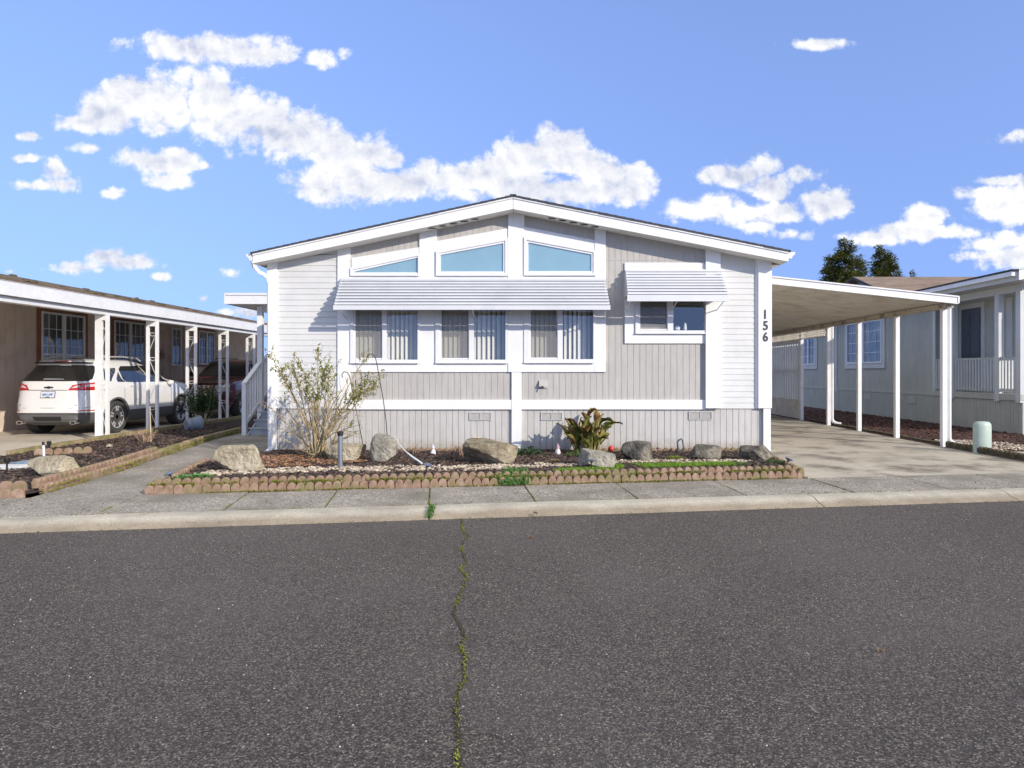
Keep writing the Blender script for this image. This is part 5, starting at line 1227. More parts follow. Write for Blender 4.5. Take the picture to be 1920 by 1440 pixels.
# ================================================================== neighbour on the right (grey green)
M['sage'] = mat('grey_green_panel', [(0,(.42,.43,.375)),(1,(.50,.51,.45))], rough=.8, scale=3, stretch=(1,2,.4), dirt=(1.5,(.32,.34,.32),.35))
M['sagetrim'] = mat('pale_grey_trim', (.60,.62,.60), rough=.6, dirt=(2,(.45,.46,.44),.3))
nr = thing('neighbour_house', (10.2, 18, 0), 'grey green manufactured home with covered porch railing and white trim at right', 'house')
XR_ = 10.2; YP0, YP1, YH = 14.75, 18.04, 31
mb = MB(); side_grooved(mb, XR_, YP1, YH, .70, 3.25, -1, .11, gw=.008, gd=.008)
mb.box(10.82, 18, YP0+.1, YP1-.02, .7, 3.2); mb.box(XR_+.02, 18, YP1, YH, .6, 3.2)
mb.build('wall', M['sage'], nr, recalc=False)
mb = MB(); side_grooved(mb, XR_-.02, YP0, YH, -.12, .66, -1, .085, gw=.012, gd=.010); mb.box(XR_-.008, 18, YP0-.02, YP0, -.12, .66); mb.box(XR_-.01, XR_+.02, YP0, YH, -.1, .66); mb.build('skirting', M['sage'], nr, recalc=False)
mb = MB(); mb.box(XR_-.03, XR_-.002, YP1, YH, .661, .72); mb.box(XR_-.045, XR_+.6, YP0-.03, YP1, .661, .80); mb.build('belly_band', M['sage'], nr)
mb = MB(); mb.box(XR_-.02, 18, YP0-.02, YP1, 3.0, 3.092); mb.box(XR_-.01, 10.83, YP0, YP1, 3.093, 3.2); mb.build('porch_beam', M['sagetrim'], nr)
for (y, d) in ((YP1-.06,.10),(19.9,.14),(24.0,.14)): mb = MB(); mb.box(XR_-.035, XR_-.001, y, y+d*1.1, .60 if y > 18.1 else .66, 3.15); mb.build('trim_board', M['sagetrim'], nr)
def rp_(px): return 10.2*F/(px-CX)
for y, w_ in ((17.2,.13),(15.5,.14),(14.80,.15)):
    mb = MB(); mb.box(XR_-.06, XR_-.06+.12, y-w_/2, y+w_/2, .62, 2.999); mb.build('porch_post', M['sagetrim'], nr)
for a, b in ((15.58,17.13),(14.89,15.42),(17.28,17.98)):
    mb = MB(); mb.box(XR_-.02, XR_+.04, a, b, 1.56, 1.61); mb.box(XR_-.015, XR_+.035, a, b, .86, .91); ra = mb.build('railing', M['sage'], nr)
    n = max(3, int((b-a)/.105))
    for k in range(n): y = a+(b-a)*(k+.5)/n; q = MB(); q.box(XR_-.035, XR_-.001, y-.019, y+.019, .83, 1.59); q.build('baluster', M['sagetrim'], ra)
# door and window in the porch wall
mb = MB(); X = 10.82
for a, b, c, d in ((16.95,17.08,.80,3.0),(17.9,18.0,.80,3.0),(17.08,17.9,2.88,3.0)): mb.box(X-.03, X-.001, a, b, c, d)
mb.build('door_frame', M['sagetrim'], nr)
mb = MB(); mb.box(X-.015, X-.002, 17.08, 17.9, .80, 2.88)
for a, b in ((17.16,17.44),(17.54,17.82)):
    for c, d in ((1.0,1.55),(1.68,2.3),(2.42,2.72)): mb.box(X-.028, X-.0151, a, b, c, d)
dr = mb.build('door', mat('slate_blue_door', (.10,.125,.15), rough=.5), nr)
mb = MB(); mb.lathe([(.02,0),(.03,-.03),(.03,-.05),(.01,-.065)], (X-.016, 17.16, 1.62), 12, ax='X'); mb.build('door_knob', M['black'], dr, smooth=60)
side_window(nr, 10.82, -1, 14.95, 15.55, 1.7, 2.7, M['sagetrim'], M['vinyl'], 2, .08, split=False)
mb = MB(); mb.box(X-.03, X-.001, 15.95, 16.15, .8, 3.0); mb.build('trim_board', M['sagetrim'], nr)
side_window(nr, XR_-.005, -1, 20.8, 23.2, 1.55, 2.88, M['sagetrim'], M['vinyl'], 3, .16)
side_window(nr, XR_-.005, -1, 25.9, 27.2, 1.55, 2.88, M['sagetrim'], M['vinyl'], 2, .16)
for y in (18.9, 21.5, 26): mb = MB(); mb.box(XR_-.035, XR_-.021, y, y+.38, .42, .58); mb.build('skirting_vent', M['sage'], nr)
nrz = lambda X: 3.36 + (X-9.70)*.19 if X < 15 else 3.36+5.3*.19-(X-15)*.19
mb = MB()
for a, b in ((9.70,15),(15,20.5)):
    mb.add([(a,14.15,nrz(a)),(b,14.15,nrz(b)),(b,YH,nrz(b)),(a,YH,nrz(a)),(a,14.15,nrz(a)-.09),(b,14.15,nrz(b)-.09),(b,YH,nrz(b)-.09),(a,YH,nrz(a)-.09)], [(0,1,2,3),(4,5,6,7),(0,4,5,1),(2,6,7,3),(0,3,7,4),(1,2,6,5)])
rr_ = mb.build('roof', M['brownshingle'], nr)
mb = MB(); mb.box(9.69, 9.715, 14.15, YH, 3.15, 3.33); mb.box(9.716, XR_, 14.17, YH, 3.15, 3.165); mb.build('eave_board', M['sagetrim'], rr_)
mb = MB(); mb.box(9.58, 9.688, 14.17, YH, 3.24, 3.335); mb.build('gutter', M['gutter'], rr_)
mb = MB(); mb.box(9.56, 9.70, 14.12, YH+.02, 3.345, 3.375); mb.build('drip_edge', M['shingle'], rr_)
mb = MB(); mb.prism([(9.70,nrz(9.70)-.01),(15,nrz(15)-.01),(15,nrz(15)-.2),(9.70,3.15)], 14.12, 14.148); mb.build('rake_board', M['gutter'], rr_)
mb = MB(); mb.prism([(XR_,3.1),(19.8,3.1),(15,4.15)], 14.8, 14.9); mb.build('gable_wall', M['sage'], nr)
# house further back with a brown shingle roof
hb = thing('far_house', (17, 30, 0), 'far house with brown shingle roof and pale blue gable behind the right neighbour', 'house')
Xg, Yr, Ye, Zr, Ze = 14.0, 30.5, 28.0, 5.47, 4.60
mb = MB(); mb.add([(Xg-.35,Yr,Zr),(34,Yr,Zr),(34,Ye-.4,Ze-.14),(Xg-.35,Ye-.4,Ze-.14),(Xg-.35,Yr,Zr-.1),(34,Yr,Zr-.1),(34,Ye-.4,Ze-.24),(Xg-.35,Ye-.4,Ze-.24)], [(0,1,2,3),(4,5,6,7),(0,3,7,4),(3,2,6,7)])
yb = Yr+(Yr-Ye)+.4; mb.add([(Xg-.35,Yr,Zr),(34,Yr,Zr),(34,yb,Ze-.14),(Xg-.35,yb,Ze-.14),(Xg-.35,Yr,Zr-.1),(34,Yr,Zr-.1),(34,yb,Ze-.24),(Xg-.35,yb,Ze-.24)], [(0,1,2,3),(4,5,6,7),(0,3,7,4),(3,2,6,7)])
mb.build('roof', M['brownshingle'], hb, recalc=False)
mb = MB(); mb.prism([(Ye,-.1),(yb-.4,-.1),(yb-.4,Ze-.1),(Yr,Zr-.1),(Ye,Ze-.1)], Xg, 33.7, ax='YZ'); mb.build('wall', mat('pale_blue_grey_wall', (.36,.42,.45), rough=.8), hb)
mb = MB(); mb.prism([(Ye-.4,Ze-.13),(Yr,Zr+.01),(Yr,Zr-.09),(Ye-.4,Ze-.23)], Xg-.40, Xg-.352, ax='YZ'); mb.prism([(Yr,Zr+.01),(yb,Ze-.13),(yb,Ze-.23),(Yr,Zr-.09)], Xg-.40, Xg-.352, ax='YZ'); mb.build('rake_board', M['shingle'], hb)
mb = MB(); mb.box(Xg-.02,Xg-.001,Yr-.15,Yr+.15,4.75,5.0); mb.build('gable_vent', M['black'], hb)
# utility pedestal, plank
p = P(1851, 851, -.055); mb = MB()
prof = [(.135,0),(.135,.03),(.128,.04),(.132,.12),(.130,.46),(.122,.50),(.095,.527),(.03,.535)]
mb.lathe(prof, (p.x, p.y+.13, -.07), 28); pd = mb.build('utility_pedestal', mat('sage_plastic', (.42,.50,.42), rough=.45, dirt=(3,(.30,.34,.28),.3)), smooth=40, origin=(p.x,p.y+.13,-.07))
pd.scale = (1.08,.8,1); tag(pd, 'pale sage green rounded utility pedestal on the gravel at right', 'utility box')
mb = MB(); mb.box(p.x+.03,p.x+.05,p.y-.002+.02,p.y+.01+.02,.02,.05)
p = P(1898, 852, -.05); mb = MB(); mb.box(p.x-.12, p.x+1.2, p.y, p.y+.09, -.06, -.015); tag(mb.build('plank', mat('weathered_plank', (.42,.36,.28), rough=.8), bevel=.006, origin=p), 'pale weathered plank lying on the mulch at the right edge', 'plank')

# ================================================================== trees far behind
def conifer(px, pyt, Y, wpx, seed, label, z0=-.1, dense=1.0, name='conifer_tree'):
    r2 = random.Random(seed); X = (px-CX)*Y/F; H = CH-(pyt-CY)*Y/F; Rm = wpx*Y/F/2
    t = thing(name, (X, Y, z0), label, 'tree', 'conifers behind the houses')
    mb = MB(); mb.tube([(X,Y,z0),(X+.1,Y,H*.5),(X,Y,H*.97)], .28, 8, radii=[.28,.16,.03]); 
    lf = MB(); z = 4.4
    while z < H:
        k = (z-1.5)/(H-1.5); rad = Rm*(1-k)**.8*(.85+.5*noise.noise(Vector((seed, z*.9, 0)))+.12)+.08
        nbr = max(4, int(9*(1-k)+4))
        for q in range(nbr):
            an = r2.uniform(0,2*PI); l = rad*r2.uniform(.55,1.15)*(1+.25*noise.noise(Vector((math.cos(an)*1.5,math.sin(an)*1.5,z*.5+seed)))); d = Vector((math.cos(an), math.sin(an), r2.uniform(.05,.35)))
            a = Vector((X,Y,z+r2.uniform(-.15,.15))); b = a + d*l + Vector((0,0,-.12*l*l)); 
            if q % 2 == 0: mb.tube([a,b], .03, 4, r1=.008, cap=False)
            for _ in range(int((18+60*l)*dense)):
                tt = r2.uniform(.15,1.0); p = a.lerp(b,tt) + rv(r2)*.24*(1.1-tt*.4); leaf(lf, p, d+rv(r2)*.7+Vector((0,0,.35)), Vector((0,0,1)), r2.uniform(.13,.28), r2.uniform(.07,.13), droop=.2)
        z += .20+.16*(1-k)
    mb.build('trunk', mat('conifer_bark_'+str(seed), (.10,.07,.05), rough=.9), t, recalc=False)
    lf.build('crown', M['needle'], t, recalc=False); return t
M['needle'] = leafmat('conifer_needles', (.035,.055,.014), (.21,.21,.045), .25)
conifer(1584, 452, 44, 215, 3, 'tallest broad dark conifer standing behind the carport roof')
conifer(1556, 484, 46, 120, 5, 'lower dark conifer at the left flank of the tallest one', dense=.8)
conifer(1612, 488, 47, 110, 4, 'lower conifer at the right flank of the tallest one', dense=.8)
conifer(1650, 464, 52, 125, 7, 'slim pointed conifer right of the broad one')
conifer(1669, 477, 50, 95, 9, 'lower conifer touching the right side of the slim one')
conifer(1686, 507, 60, 50, 11, 'tiny conifer tip just right of the tree group', dense=.5)
conifer(1710, 511, 62, 30, 13, 'smallest conifer tip peeking over the brown roof', dense=.5)

# ================================================================== garden things
def hook(pts, r, label):
    mb = MB(); mb.tube(pts, r, 8); o = mb.build('shepherd_hook', M['black'], smooth=60, origin=pts[0], recalc=False); tag(o, label, 'garden hook')
Y = 10.25
hp = [Q(728,818+30,Y), Q(724,790,Y), Q(718,745,Y), Q(712,712,Y), Q(707,684,Y), Q(704,671,Y), Q(699,664,Y), Q(693,664,Y), Q(688,670,Y), Q(686,677,Y), Q(682,678,Y), Q(681,672,Y)]
hook(hp, .0065, 'tall thin black shepherd hook rising behind the upright grey boulder')
Y = 10.5
hook([Q(683,846,Y), Q(674,800,Y), Q(664,750,Y), Q(657,712,Y), Q(655,704,Y), Q(651,698,Y), Q(645,697,Y), Q(641,702,Y), Q(642,708,Y)], .0065, 'shorter black shepherd hook leaning behind the shrub canes')
# grey bollard-like tube light
p = P(638, 882, .02); mb = MB(); h = (882-808)*p.y/F
mb.lathe([(.018,-.05),(.045,0),(.045,.012),(.032,.02),(.030,h-.06)], p, 16); so2 = mb.build('tube_light', mat('galvanised_grey', (.28,.30,.33), rough=.35, metal=.6), smooth=40, origin=p); tag(so2, 'tall grey tube garden light standing in front of the shrub', 'garden light')
mb = MB(); mb.lathe([(.034,h-.06),(.040,h-.03),(.040,h-.01),(.02,h)], p, 16); mb.build('cap', M['black'], so2, smooth=40)
# white pole lying across the pebbles
mb = MB(); a, b = P(745,824+16,.14), P(792,866,.06); a = Q(741,820,9.6)
mb.tube([Q(741,818,9.75), Q(748,832,9.6), Q(760,846,9.45), Q(772,856,9.3), Q(791,869,9.15)], .012, 8, radii=[.003,.004,.008,.014,.013]); tag(mb.build('white_pole', M['vinyl'], smooth=60, recalc=False, origin=a), 'slim white pole lying from the upright boulder onto the pebbles', 'pole')
# solar stake lights
M['solar'] = mat('solar_cap_steel', (.22,.25,.36), rough=.2, metal=.7)
def solar(px, pyt, pyb, z, label, cap=.055, m='black', tilt=(0,0), name='solar_light', flat=True, capm='solar', rod=.007):
    p = P(px, pyb, z); h = (pyb-pyt)*p.y/F; mb = MB(); mb.lathe([(.002,-.08),(rod,-.03),(rod,h-.03)], (0,0,0), 8); o = mb.build(name, M[m], smooth=40)
    o.location = p; o.rotation_euler = (tilt[0], tilt[1], 0); tag(o, label, 'garden light')
    c = MB(); 
    if flat: c.lathe([(.012,h-.045),(.022,h-.030),(cap,h-.016),(cap,h-.010),(cap*.6,h),(.004,h+.004)], (0,0,0), 18)
    else: c.lathe([(cap*.8,h-.06),(cap,h-.045),(cap,h-.005),(cap*.6,h)], (0,0,0), 14)
    k = c.build('cap', M[capm], smooth=40); k.parent = o
solar(797, 868, 891, .03, 'low solar stake light at the end of the white pole', tilt=(.1,.25))
solar(1109, 861, 882, .03, 'low solar stake light in front of the wedge boulder')
solar(1474, 858, 872, .03, 'low solar stake light at the right end of the flower bed', tilt=(-.1,.5))
solar(323, 884, 899, .05, 'tilted solar stake light at the left end of the edging', tilt=(.2,-.35))
solar(83, 828, 868, -.03, 'tall cream stake light with black cap in the left bed', cap=.018, m='vinyl', flat=False, capm='black', rod=.017, tilt=(0,-.05))
solar(92, 827, 846, -.05, 'short black stake light behind the cream one', cap=.034, flat=False, capm='black', rod=.02)
solar(13, 858, 888, -.03, 'black stake light at the left edge of the picture', cap=.035, flat=False, capm='black', rod=.011)
# gnomes
def gnome(px, pyt, pyb, hat, label):
    p = P(px, pyb, .0); h = (pyb-pyt)*p.y/F; k = h/.20; t = thing('garden_gnome', p, label, 'gnome')
    mb = MB(); mb.lathe([(.03*k,0),(.045*k,.01*k),(.046*k,.05*k),(.035*k,.09*k),(.022*k,.105*k)], p, 14); mb.build('body', M['vinyl'], t, smooth=60)
    mb = MB(); mb.lathe([(.005*k,.095*k),(.026*k,.10*k),(.028*k,.118*k),(.02*k,.135*k)], p, 12); mb.add([p + Vector((v.x*.008*k, v.y*.008*k-.028*k, v.z*.008*k+.118*k)) for v in IV], IF); mb.build('head', mat('gnome_skin'+str(px), (.62,.42,.33), rough=.6), t, smooth=60)
    mb = MB(); mb.lathe([(.033*k,.126*k),(.028*k,.14*k),(.014*k,.175*k),(.002*k,.205*k)], p, 12); mb.build('hat', mat('gnome_hat'+str(px), hat, rough=.6), t, smooth=60)
    mb = MB(); mb.add([p + Vector((v.x*.022*k, v.y*.014*k-.030*k, v.z*.03*k+.08*k)) for v in IV], IF); mb.build('beard', M['vinyl'], t, smooth=180, recalc=False)
gnome(812, 832, 854, (.55,.55,.60), 'small white garden gnome with grey hat left of the dry stalks')
gnome(1046, 831, 853, (.45,.30,.36), 'small garden gnome with dusky red hat left of the paddle-leaved plant')
p = Q(896, 829, 10.7); mb = MB(); mb.add([(p.x-.05,p.y,.02),(p.x+.05,p.y,.02),(p.x+.04,p.y+.03,.25),(p.x,p.y,.27),(p.x-.035,p.y+.01,.20),(p.x,p.y+.06,.02),(p.x+.01,p.y+.05,.22)], [(0,1,2,3,4),(1,5,6,2),(5,0,4,6),(4,3,6),(3,2,6),(0,5,1)])
o = mb.build('yellow_marker', mat('yellow_plastic', (.70,.48,.03), rough=.5), origin=(p.x,p.y,0)); o.scale = (1.1,1,1); tag(o, 'pointed yellow plastic ornament peeking up behind the widest boulder', 'ornament')
p = Q(1146, 841, 10.8); mb = MB(); 
for i in range(1): mb.lathe([(.003,-.045)]+[(.046*math.sin(PI*k/10), -.046*math.cos(PI*k/10)) for k in range(1,10)]+[(.003,.045)], p, 18)
o = mb.build('red_ball', mat('red_gloss', (.62,.045,.035), rough=.3), smooth=180, origin=p); tag(o, 'small glossy red ball on a stake right of the paddle-leaved plant', 'ball')
mb = MB(); mb.tube([p, (p.x,p.y,-.03)], .006, 6); mb.build('stake', M['black'], o)
# bent grey pipe by the skirting
Y = 11.0; mb = MB(); mb.tube([Q(1272,848,Y), Q(1271,835,Y), Q(1270,829,Y), Q(1273,825,Y), Q(1278,823,Y), Q(1280,826,Y), Q(1282,840,Y), Q(1283,848,Y)], .014, 8)
tag(mb.build('bent_pipe', mat('lead_grey', (.11,.13,.17), rough=.5, metal=.3), smooth=60, recalc=False, origin=Q(1277,848,Y)), 'bent dark grey pipe stub standing against the skirting', 'pipe')
# left bed: tipped pot, rose bush, utility lid, pale slab, stake
p = P(356, 809, -.06); mb = MB(); prof = [(.005,0),(.115,0),(.12,.015),(.135,.08),(.150,.085),(.150,.10),(.138,.105),(.165,.28),(.185,.285),(.185,.315),(.165,.315),(.15,.29),(.10,.03),(.005,.03)]
mb.lathe(prof, (0,0,0), 24); o = mb.build('flower_pot', mat('blue_grey_pot', (.24,.28,.33), rough=.6), smooth=40)
dr_ = Vector((.62,.78,.05)).normalized(); o.rotation_euler = dr_.to_track_quat('Z','Y').to_euler(); o.location = Vector((p.x-.08, p.y-.02, .09)); tag(o, 'tipped over blue grey flower pot lying beside the rose bush', 'flower pot')
rb = P(378, 800, -.04); rose = thing('rose_bush', rb, 'dark green rose bush with pale pink blooms in the left bed', 'shrub'); r2 = random.Random(6)
st2 = MB(); lf = MB(); fl = MB()
for k in range(16):
    a = rb + Vector((r2.uniform(-.06,.06), r2.uniform(-.06,.06), 0)); an = r2.uniform(0,2*PI); sp = r2.uniform(.1,.42); tip = a + Vector((math.cos(an)*sp, math.sin(an)*sp*.8, r2.uniform(.65,1.0))); c = curve(a, tip, Vector((math.cos(an),math.sin(an),0))*.07, 6, r2, .015); st2.tube(c, .012, 5, r1=.004)
    for q in range(150):
        t = r2.uniform(.42,1); i = min(5,int(t*6)); p = c[i].lerp(c[i+1], t*6-i) + rv(r2)*r2.uniform(.02,.16); leaf(lf, p, rv(r2)+Vector((0,0,.2)), Vector((0,0,1)), r2.uniform(.04,.07), r2.uniform(.026,.042), droop=.15)
    if k < 11:
        p = tip + Vector((r2.uniform(-.05,.05),r2.uniform(-.25,-.02),r2.uniform(-.05,.14))); st2.tube([c[5], p], .004, 4, r1=.003, cap=False)
        q_ = MB()
        for _ in range(14): leaf(q_, p + rv(r2)*.012, rv(r2)+Vector((0,0,.4)), Vector((0,0,1)), .035, .032, fold=.4)
        q_.build('bloom', M.setdefault('petal', leafmat('pink_white_petal', (.62,.33,.30), (.85,.74,.62), .2)), rose, recalc=False)
st2.build('stems', M['cane'], rose, smooth=180, recalc=False); lf.build('leaves', leafmat('rose_leaf', (.025,.055,.02), (.11,.18,.06), .2), rose, recalc=False)
a, b = P(46,868,.0), P(108,859,.0); mb = MB(); n = Vector((-(b-a).y,(b-a).x,0)).normalized()*.24
mb.add([a,b,b+n,a+n]+[v+Vector((0,0,-.05)) for v in (a,b,b+n,a+n)], [(0,1,2,3),(0,4,5,1),(1,5,6,2),(2,6,7,3),(3,7,4,0)]); tag(mb.build('utility_vault', mat('blue_grey_lid', (.22,.32,.42), rough=.5), origin=a), 'flat blue grey utility box lid behind the pale boulder', 'utility lid')
a = P(20,876,.0); mb = MB(); mb.box(a.x-.35,a.x+.13,a.y,a.y+.22,-.05,.015); tag(mb.build('stone_slab', mat('pale_slab', (.62,.62,.60), rough=.7), bevel=.01, origin=a), 'pale flat slab near the left edge of the left bed', 'slab')
a = P(283,828,-.03); mb = MB(); mb.tube([a, a+Vector((-.02,0,.66))], .011, 6, r1=.009); tag(mb.build('wooden_stake', mat('stake_wood', (.55,.45,.30), rough=.8), origin=a), 'thin pale wooden stake beside the dry seed heads', 'stake')
# ================================================================== cars
def carpaint(name, c, metal=.0, rough=.25, coat=1.0):
    return mat(name, [(0,[x*.98 for x in c]),(1,c)], rough=rough, coat=coat, metal=metal, scale=1)
M['cglass'] = None
def darkglass(name, c=(.012,.014,.016)):
    m, nt, ns, L = newmat(name); out = N(nt,'ShaderNodeOutputMaterial'); b = N(nt,'ShaderNodeBsdfPrincipled', i_Roughness=.03); b.inputs['Base Color'].default_value = c4(c); b.inputs['Specular IOR Level'].default_value = .9; b.inputs['Coat Weight'].default_value = .6; L.new(b.outputs[0], out.inputs[0]); return m
M['cglass'] = darkglass('privacy_glass'); M['tyre'] = mat('tyre_rubber', (.045,.043,.042), rough=.85, bump=.3, bscale=60); M['alloy'] = mat('silver_alloy', (.66,.66,.67), rough=.3, metal=.45)
M['cladding'] = mat('dark_grey_cladding', (.085,.085,.09), rough=.6); M['chrome'] = mat('chrome', (.75,.75,.77), rough=.12, metal=1)
M['redlens'] = mat('red_lens', (.48,.012,.012), rough=.12, coat=1); M['clearlens'] = mat('clear_lens', (.62,.50,.50), rough=.1, coat=1); M['headlens'] = mat('headlamp_lens', (.50,.53,.56), rough=.08, coat=1, metal=.3)
class Car:
    def __init__(s, slices, n): s.sl = slices; s.n = n
    def at(s, z):
        sl = s.sl
        if z <= sl[0][0]: return sl[0][1:]
        for a, b in zip(sl, sl[1:]):
            if z <= b[0]:
                t = (z-a[0])/(b[0]-a[0]); return tuple(p+(q-p)*t for p, q in zip(a[1:], b[1:]))
        return sl[-1][1:]
    def pt(s, t, z, off=0):
        w_, yr, yf = s.at(z); e = 2/s.n; c, sn = math.cos(t), math.sin(t)
        x = (w_)*math.copysign(abs(c)**e, c); y = (yr+yf)/2 + ((yf-yr)/2)*math.copysign(abs(sn)**e, sn)
        if off:
            nx = math.copysign(abs(c)**(2-e), c)/w_ if abs(c) > 1e-6 else 0; ny = math.copysign(abs(sn)**(2-e), sn)/((yf-yr)/2) if abs(sn) > 1e-6 else 0
            l = math.hypot(nx, ny) or 1; x += nx/l*off; y += ny/l*off
        return Vector((x, y, z + (off*.35 if z > 1.0 else 0)))
    def tx(s, x, z, rear=True):      # perimeter parameter of a point on the rear (or front) face
        w_ = s.at(z)[0]; c = max(-1, min(1, math.copysign(abs(x/w_)**(s.n/2), x))); a = math.acos(c); return -a if rear else a
    def ty(s, y, z):                 # ... on the right-hand side
        w_, yr, yf = s.at(z); q = (y-(yr+yf)/2)/((yf-yr)/2); return math.asin(max(-1, min(1, math.copysign(abs(q)**(s.n/2), q))))
    def body(s, m, name, arches, arch_r, dark_z, parent):
        n = 120; mb = MB(); zs = [q[0] for q in s.sl]
        for z in zs: mb.v += [tuple(s.pt(2*PI*j/n + .0001, z)) for j in range(n)]
        for i in range(len(zs)-1):
            for j in range(n): mb.f.append((i*n+j, i*n+(j+1) % n, (i+1)*n+(j+1) % n, (i+1)*n+j)); mb.m.append(1 if zs[i+1] <= dark_z+1e-6 else 0)
        mb.f += [tuple(range(n-1,-1,-1)), tuple((len(zs)-1)*n+j for j in range(n))]; mb.m += [1, 0]
        o = mb.build(name, [m, M['cladding']], None, smooth=32)
        cut = MB()
        for y in arches:
            cut.lathe([(arch_r,-1.2),(arch_r,1.2)], (0, y, .36), 40, m=1, ax='X')
        co_ = cut.build('cutter', [m, M['cladding']]); co_.data.polygons.foreach_set('material_index', [1]*len(co_.data.polygons))
        md = o.modifiers.new('b', 'BOOLEAN'); md.operation = 'DIFFERENCE'; md.object = co_; md.solver = 'EXACT'
        dg = bpy.context.evaluated_depsgraph_get(); me = bpy.data.meshes.new_from_object(o.evaluated_get(dg)); o.modifiers.clear(); o.data = me; me.name = name
        me.polygons.foreach_set('use_smooth', [True]*len(me.polygons)); me.set_sharp_from_angle(angle=R(32))
        bpy.data.objects.remove(co_); o.parent = parent; return o
    def patch(s, pts, m, name, parent, off=.008, cuts=5, mirror=False, smooth=50, thick=0):
        "pts: (t, z) perimeter polygon laid on the body"
        bm = bmesh.new(); vs = [bm.verts.new((a, b, 0)) for a, b in pts]; f = bm.faces.new(vs)
        bmesh.ops.triangulate(bm, faces=[f]); bmesh.ops.subdivide_edges(bm, edges=bm.edges[:], cuts=cuts, use_grid_fill=True)
        for v in bm.verts:
            t, z = v.co.x, v.co.y; p = s.pt(t, z, off); v.co = Vector((-p.x if mirror else p.x, p.y, p.z))
        me = bpy.data.meshes.new(name); bm.to_mesh(me); bm.free(); me.materials.append(m); me.polygons.foreach_set('use_smooth', [True]*len(me.polygons))
        o = bpy.data.objects.new(name, me); COL.objects.link(o); o.parent = parent; return o
    def rear(s, pts, *a, **k): return s.patch([(s.tx(x, z), z) for x, z in pts], *a, **k)
    def front(s, pts, *a, **k): return s.patch([(s.tx(x, z, False), z) for x, z in pts], *a, **k)
    def side(s, pts, *a, **k): return s.patch([(s.ty(y, z), z) for y, z in pts], *a, **k)
def wheel(parent, x, y, r, side, w_=.23, nsp=5):
    mb = MB(); X = x
    t = MB(); f = side
    t.lathe([(r*.66,0),(r*.70,.012*f),(r*.93,.018*f),(r*.985,0.0),(r,-.03*f),(r,-(w_-.03)*f),(r*.97,-w_*f),(r*.66,-w_*f)], (X, y, r), 40, ax='X')
    rim = MB(); rim.lathe([(r*.67,-.005*f),(r*.69,.008*f),(r*.64,.004*f),(r*.60,-.06*f),(r*.58,-.14*f),(r*.10,-.14*f)], (X, y, r), 40, ax='X')
    rim.lathe([(r*.17,-.10*f),(r*.17,-.012*f),(r*.13,.0),(.01,.0)], (X, y, r), 20, ax='X')
    for k in range(nsp):
        for dl in (-.17,.17):
            a = 2*PI*k/nsp + .3; b = a+dl; p0 = Vector((X-.02*f, y+r*.12*math.cos(a+dl*1.5), r+r*.12*math.sin(a+dl*1.5))); p1 = Vector((X-.008*f, y+r*.65*math.cos(b), r+r*.65*math.sin(b))); rim.bar(p0, p1, .038, .028, up=(1,0,0))
    o = rim.build('wheel', M['alloy'], None, smooth=40); o.parent = parent
    q = t.build('tyre', M['tyre'], None, smooth=40); q.parent = o
    d = MB(); d.lathe([(r*.57,-.13*f),(.02,-.13*f)], (X, y, r), 24, ax='X'); d2 = d.build('brake_disc', M['cladding'], None, smooth=40); d2.parent = o
# white crossover seen from behind
W = Car([(.22,.72,.30,4.40),(.27,.84,.14,4.54),(.36,.90,.05,4.62),(.50,.915,.0,4.65),(.53,.918,.0,4.65),(.70,.925,.015,4.64),(.84,.925,.05,4.60),(1.00,.918,.075,4.52),(1.07,.908,.09,4.38),(1.115,.892,.105,4.08),(1.15,.876,.12,3.72),(1.19,.856,.15,3.45),(1.28,.825,.24,3.20),(1.37,.787,.34,2.97),(1.46,.745,.42,2.74),(1.53,.712,.47,2.55),(1.56,.69,.46,2.44),(1.595,.665,.47,2.32),(1.63,.61,.56,2.12),(1.65,.50,.72,1.95),(1.658,.35,.95,1.75)], 5.2)
wc = bpy.data.objects.new('parked_car', None); COL.objects.link(wc)
tag(wc, 'white crossover parked with its rear to the street under the left white eave', 'car', 'parked cars')
paint = carpaint('white_car_paint', (.74,.74,.73))
W.body(paint, 'body', (.95, 3.68), .405, .50, wc)
g = W.rear([(-.70,1.165),(.70,1.165),(.735,1.21),(.66,1.45),(.62,1.505),(-.62,1.505),(-.66,1.45),(-.735,1.21)], M['cglass'], 'rear_window', wc, cuts=6)
W.rear([(-.60,1.522),(.60,1.522),(.60,1.565),(-.60,1.565)], M['black'], 'spoiler', wc, off=.05)
W.rear([(-.17,1.568),(.17,1.568),(.16,1.59),(-.16,1.59)], M['redlens'], 'brake_light', wc, off=.02)
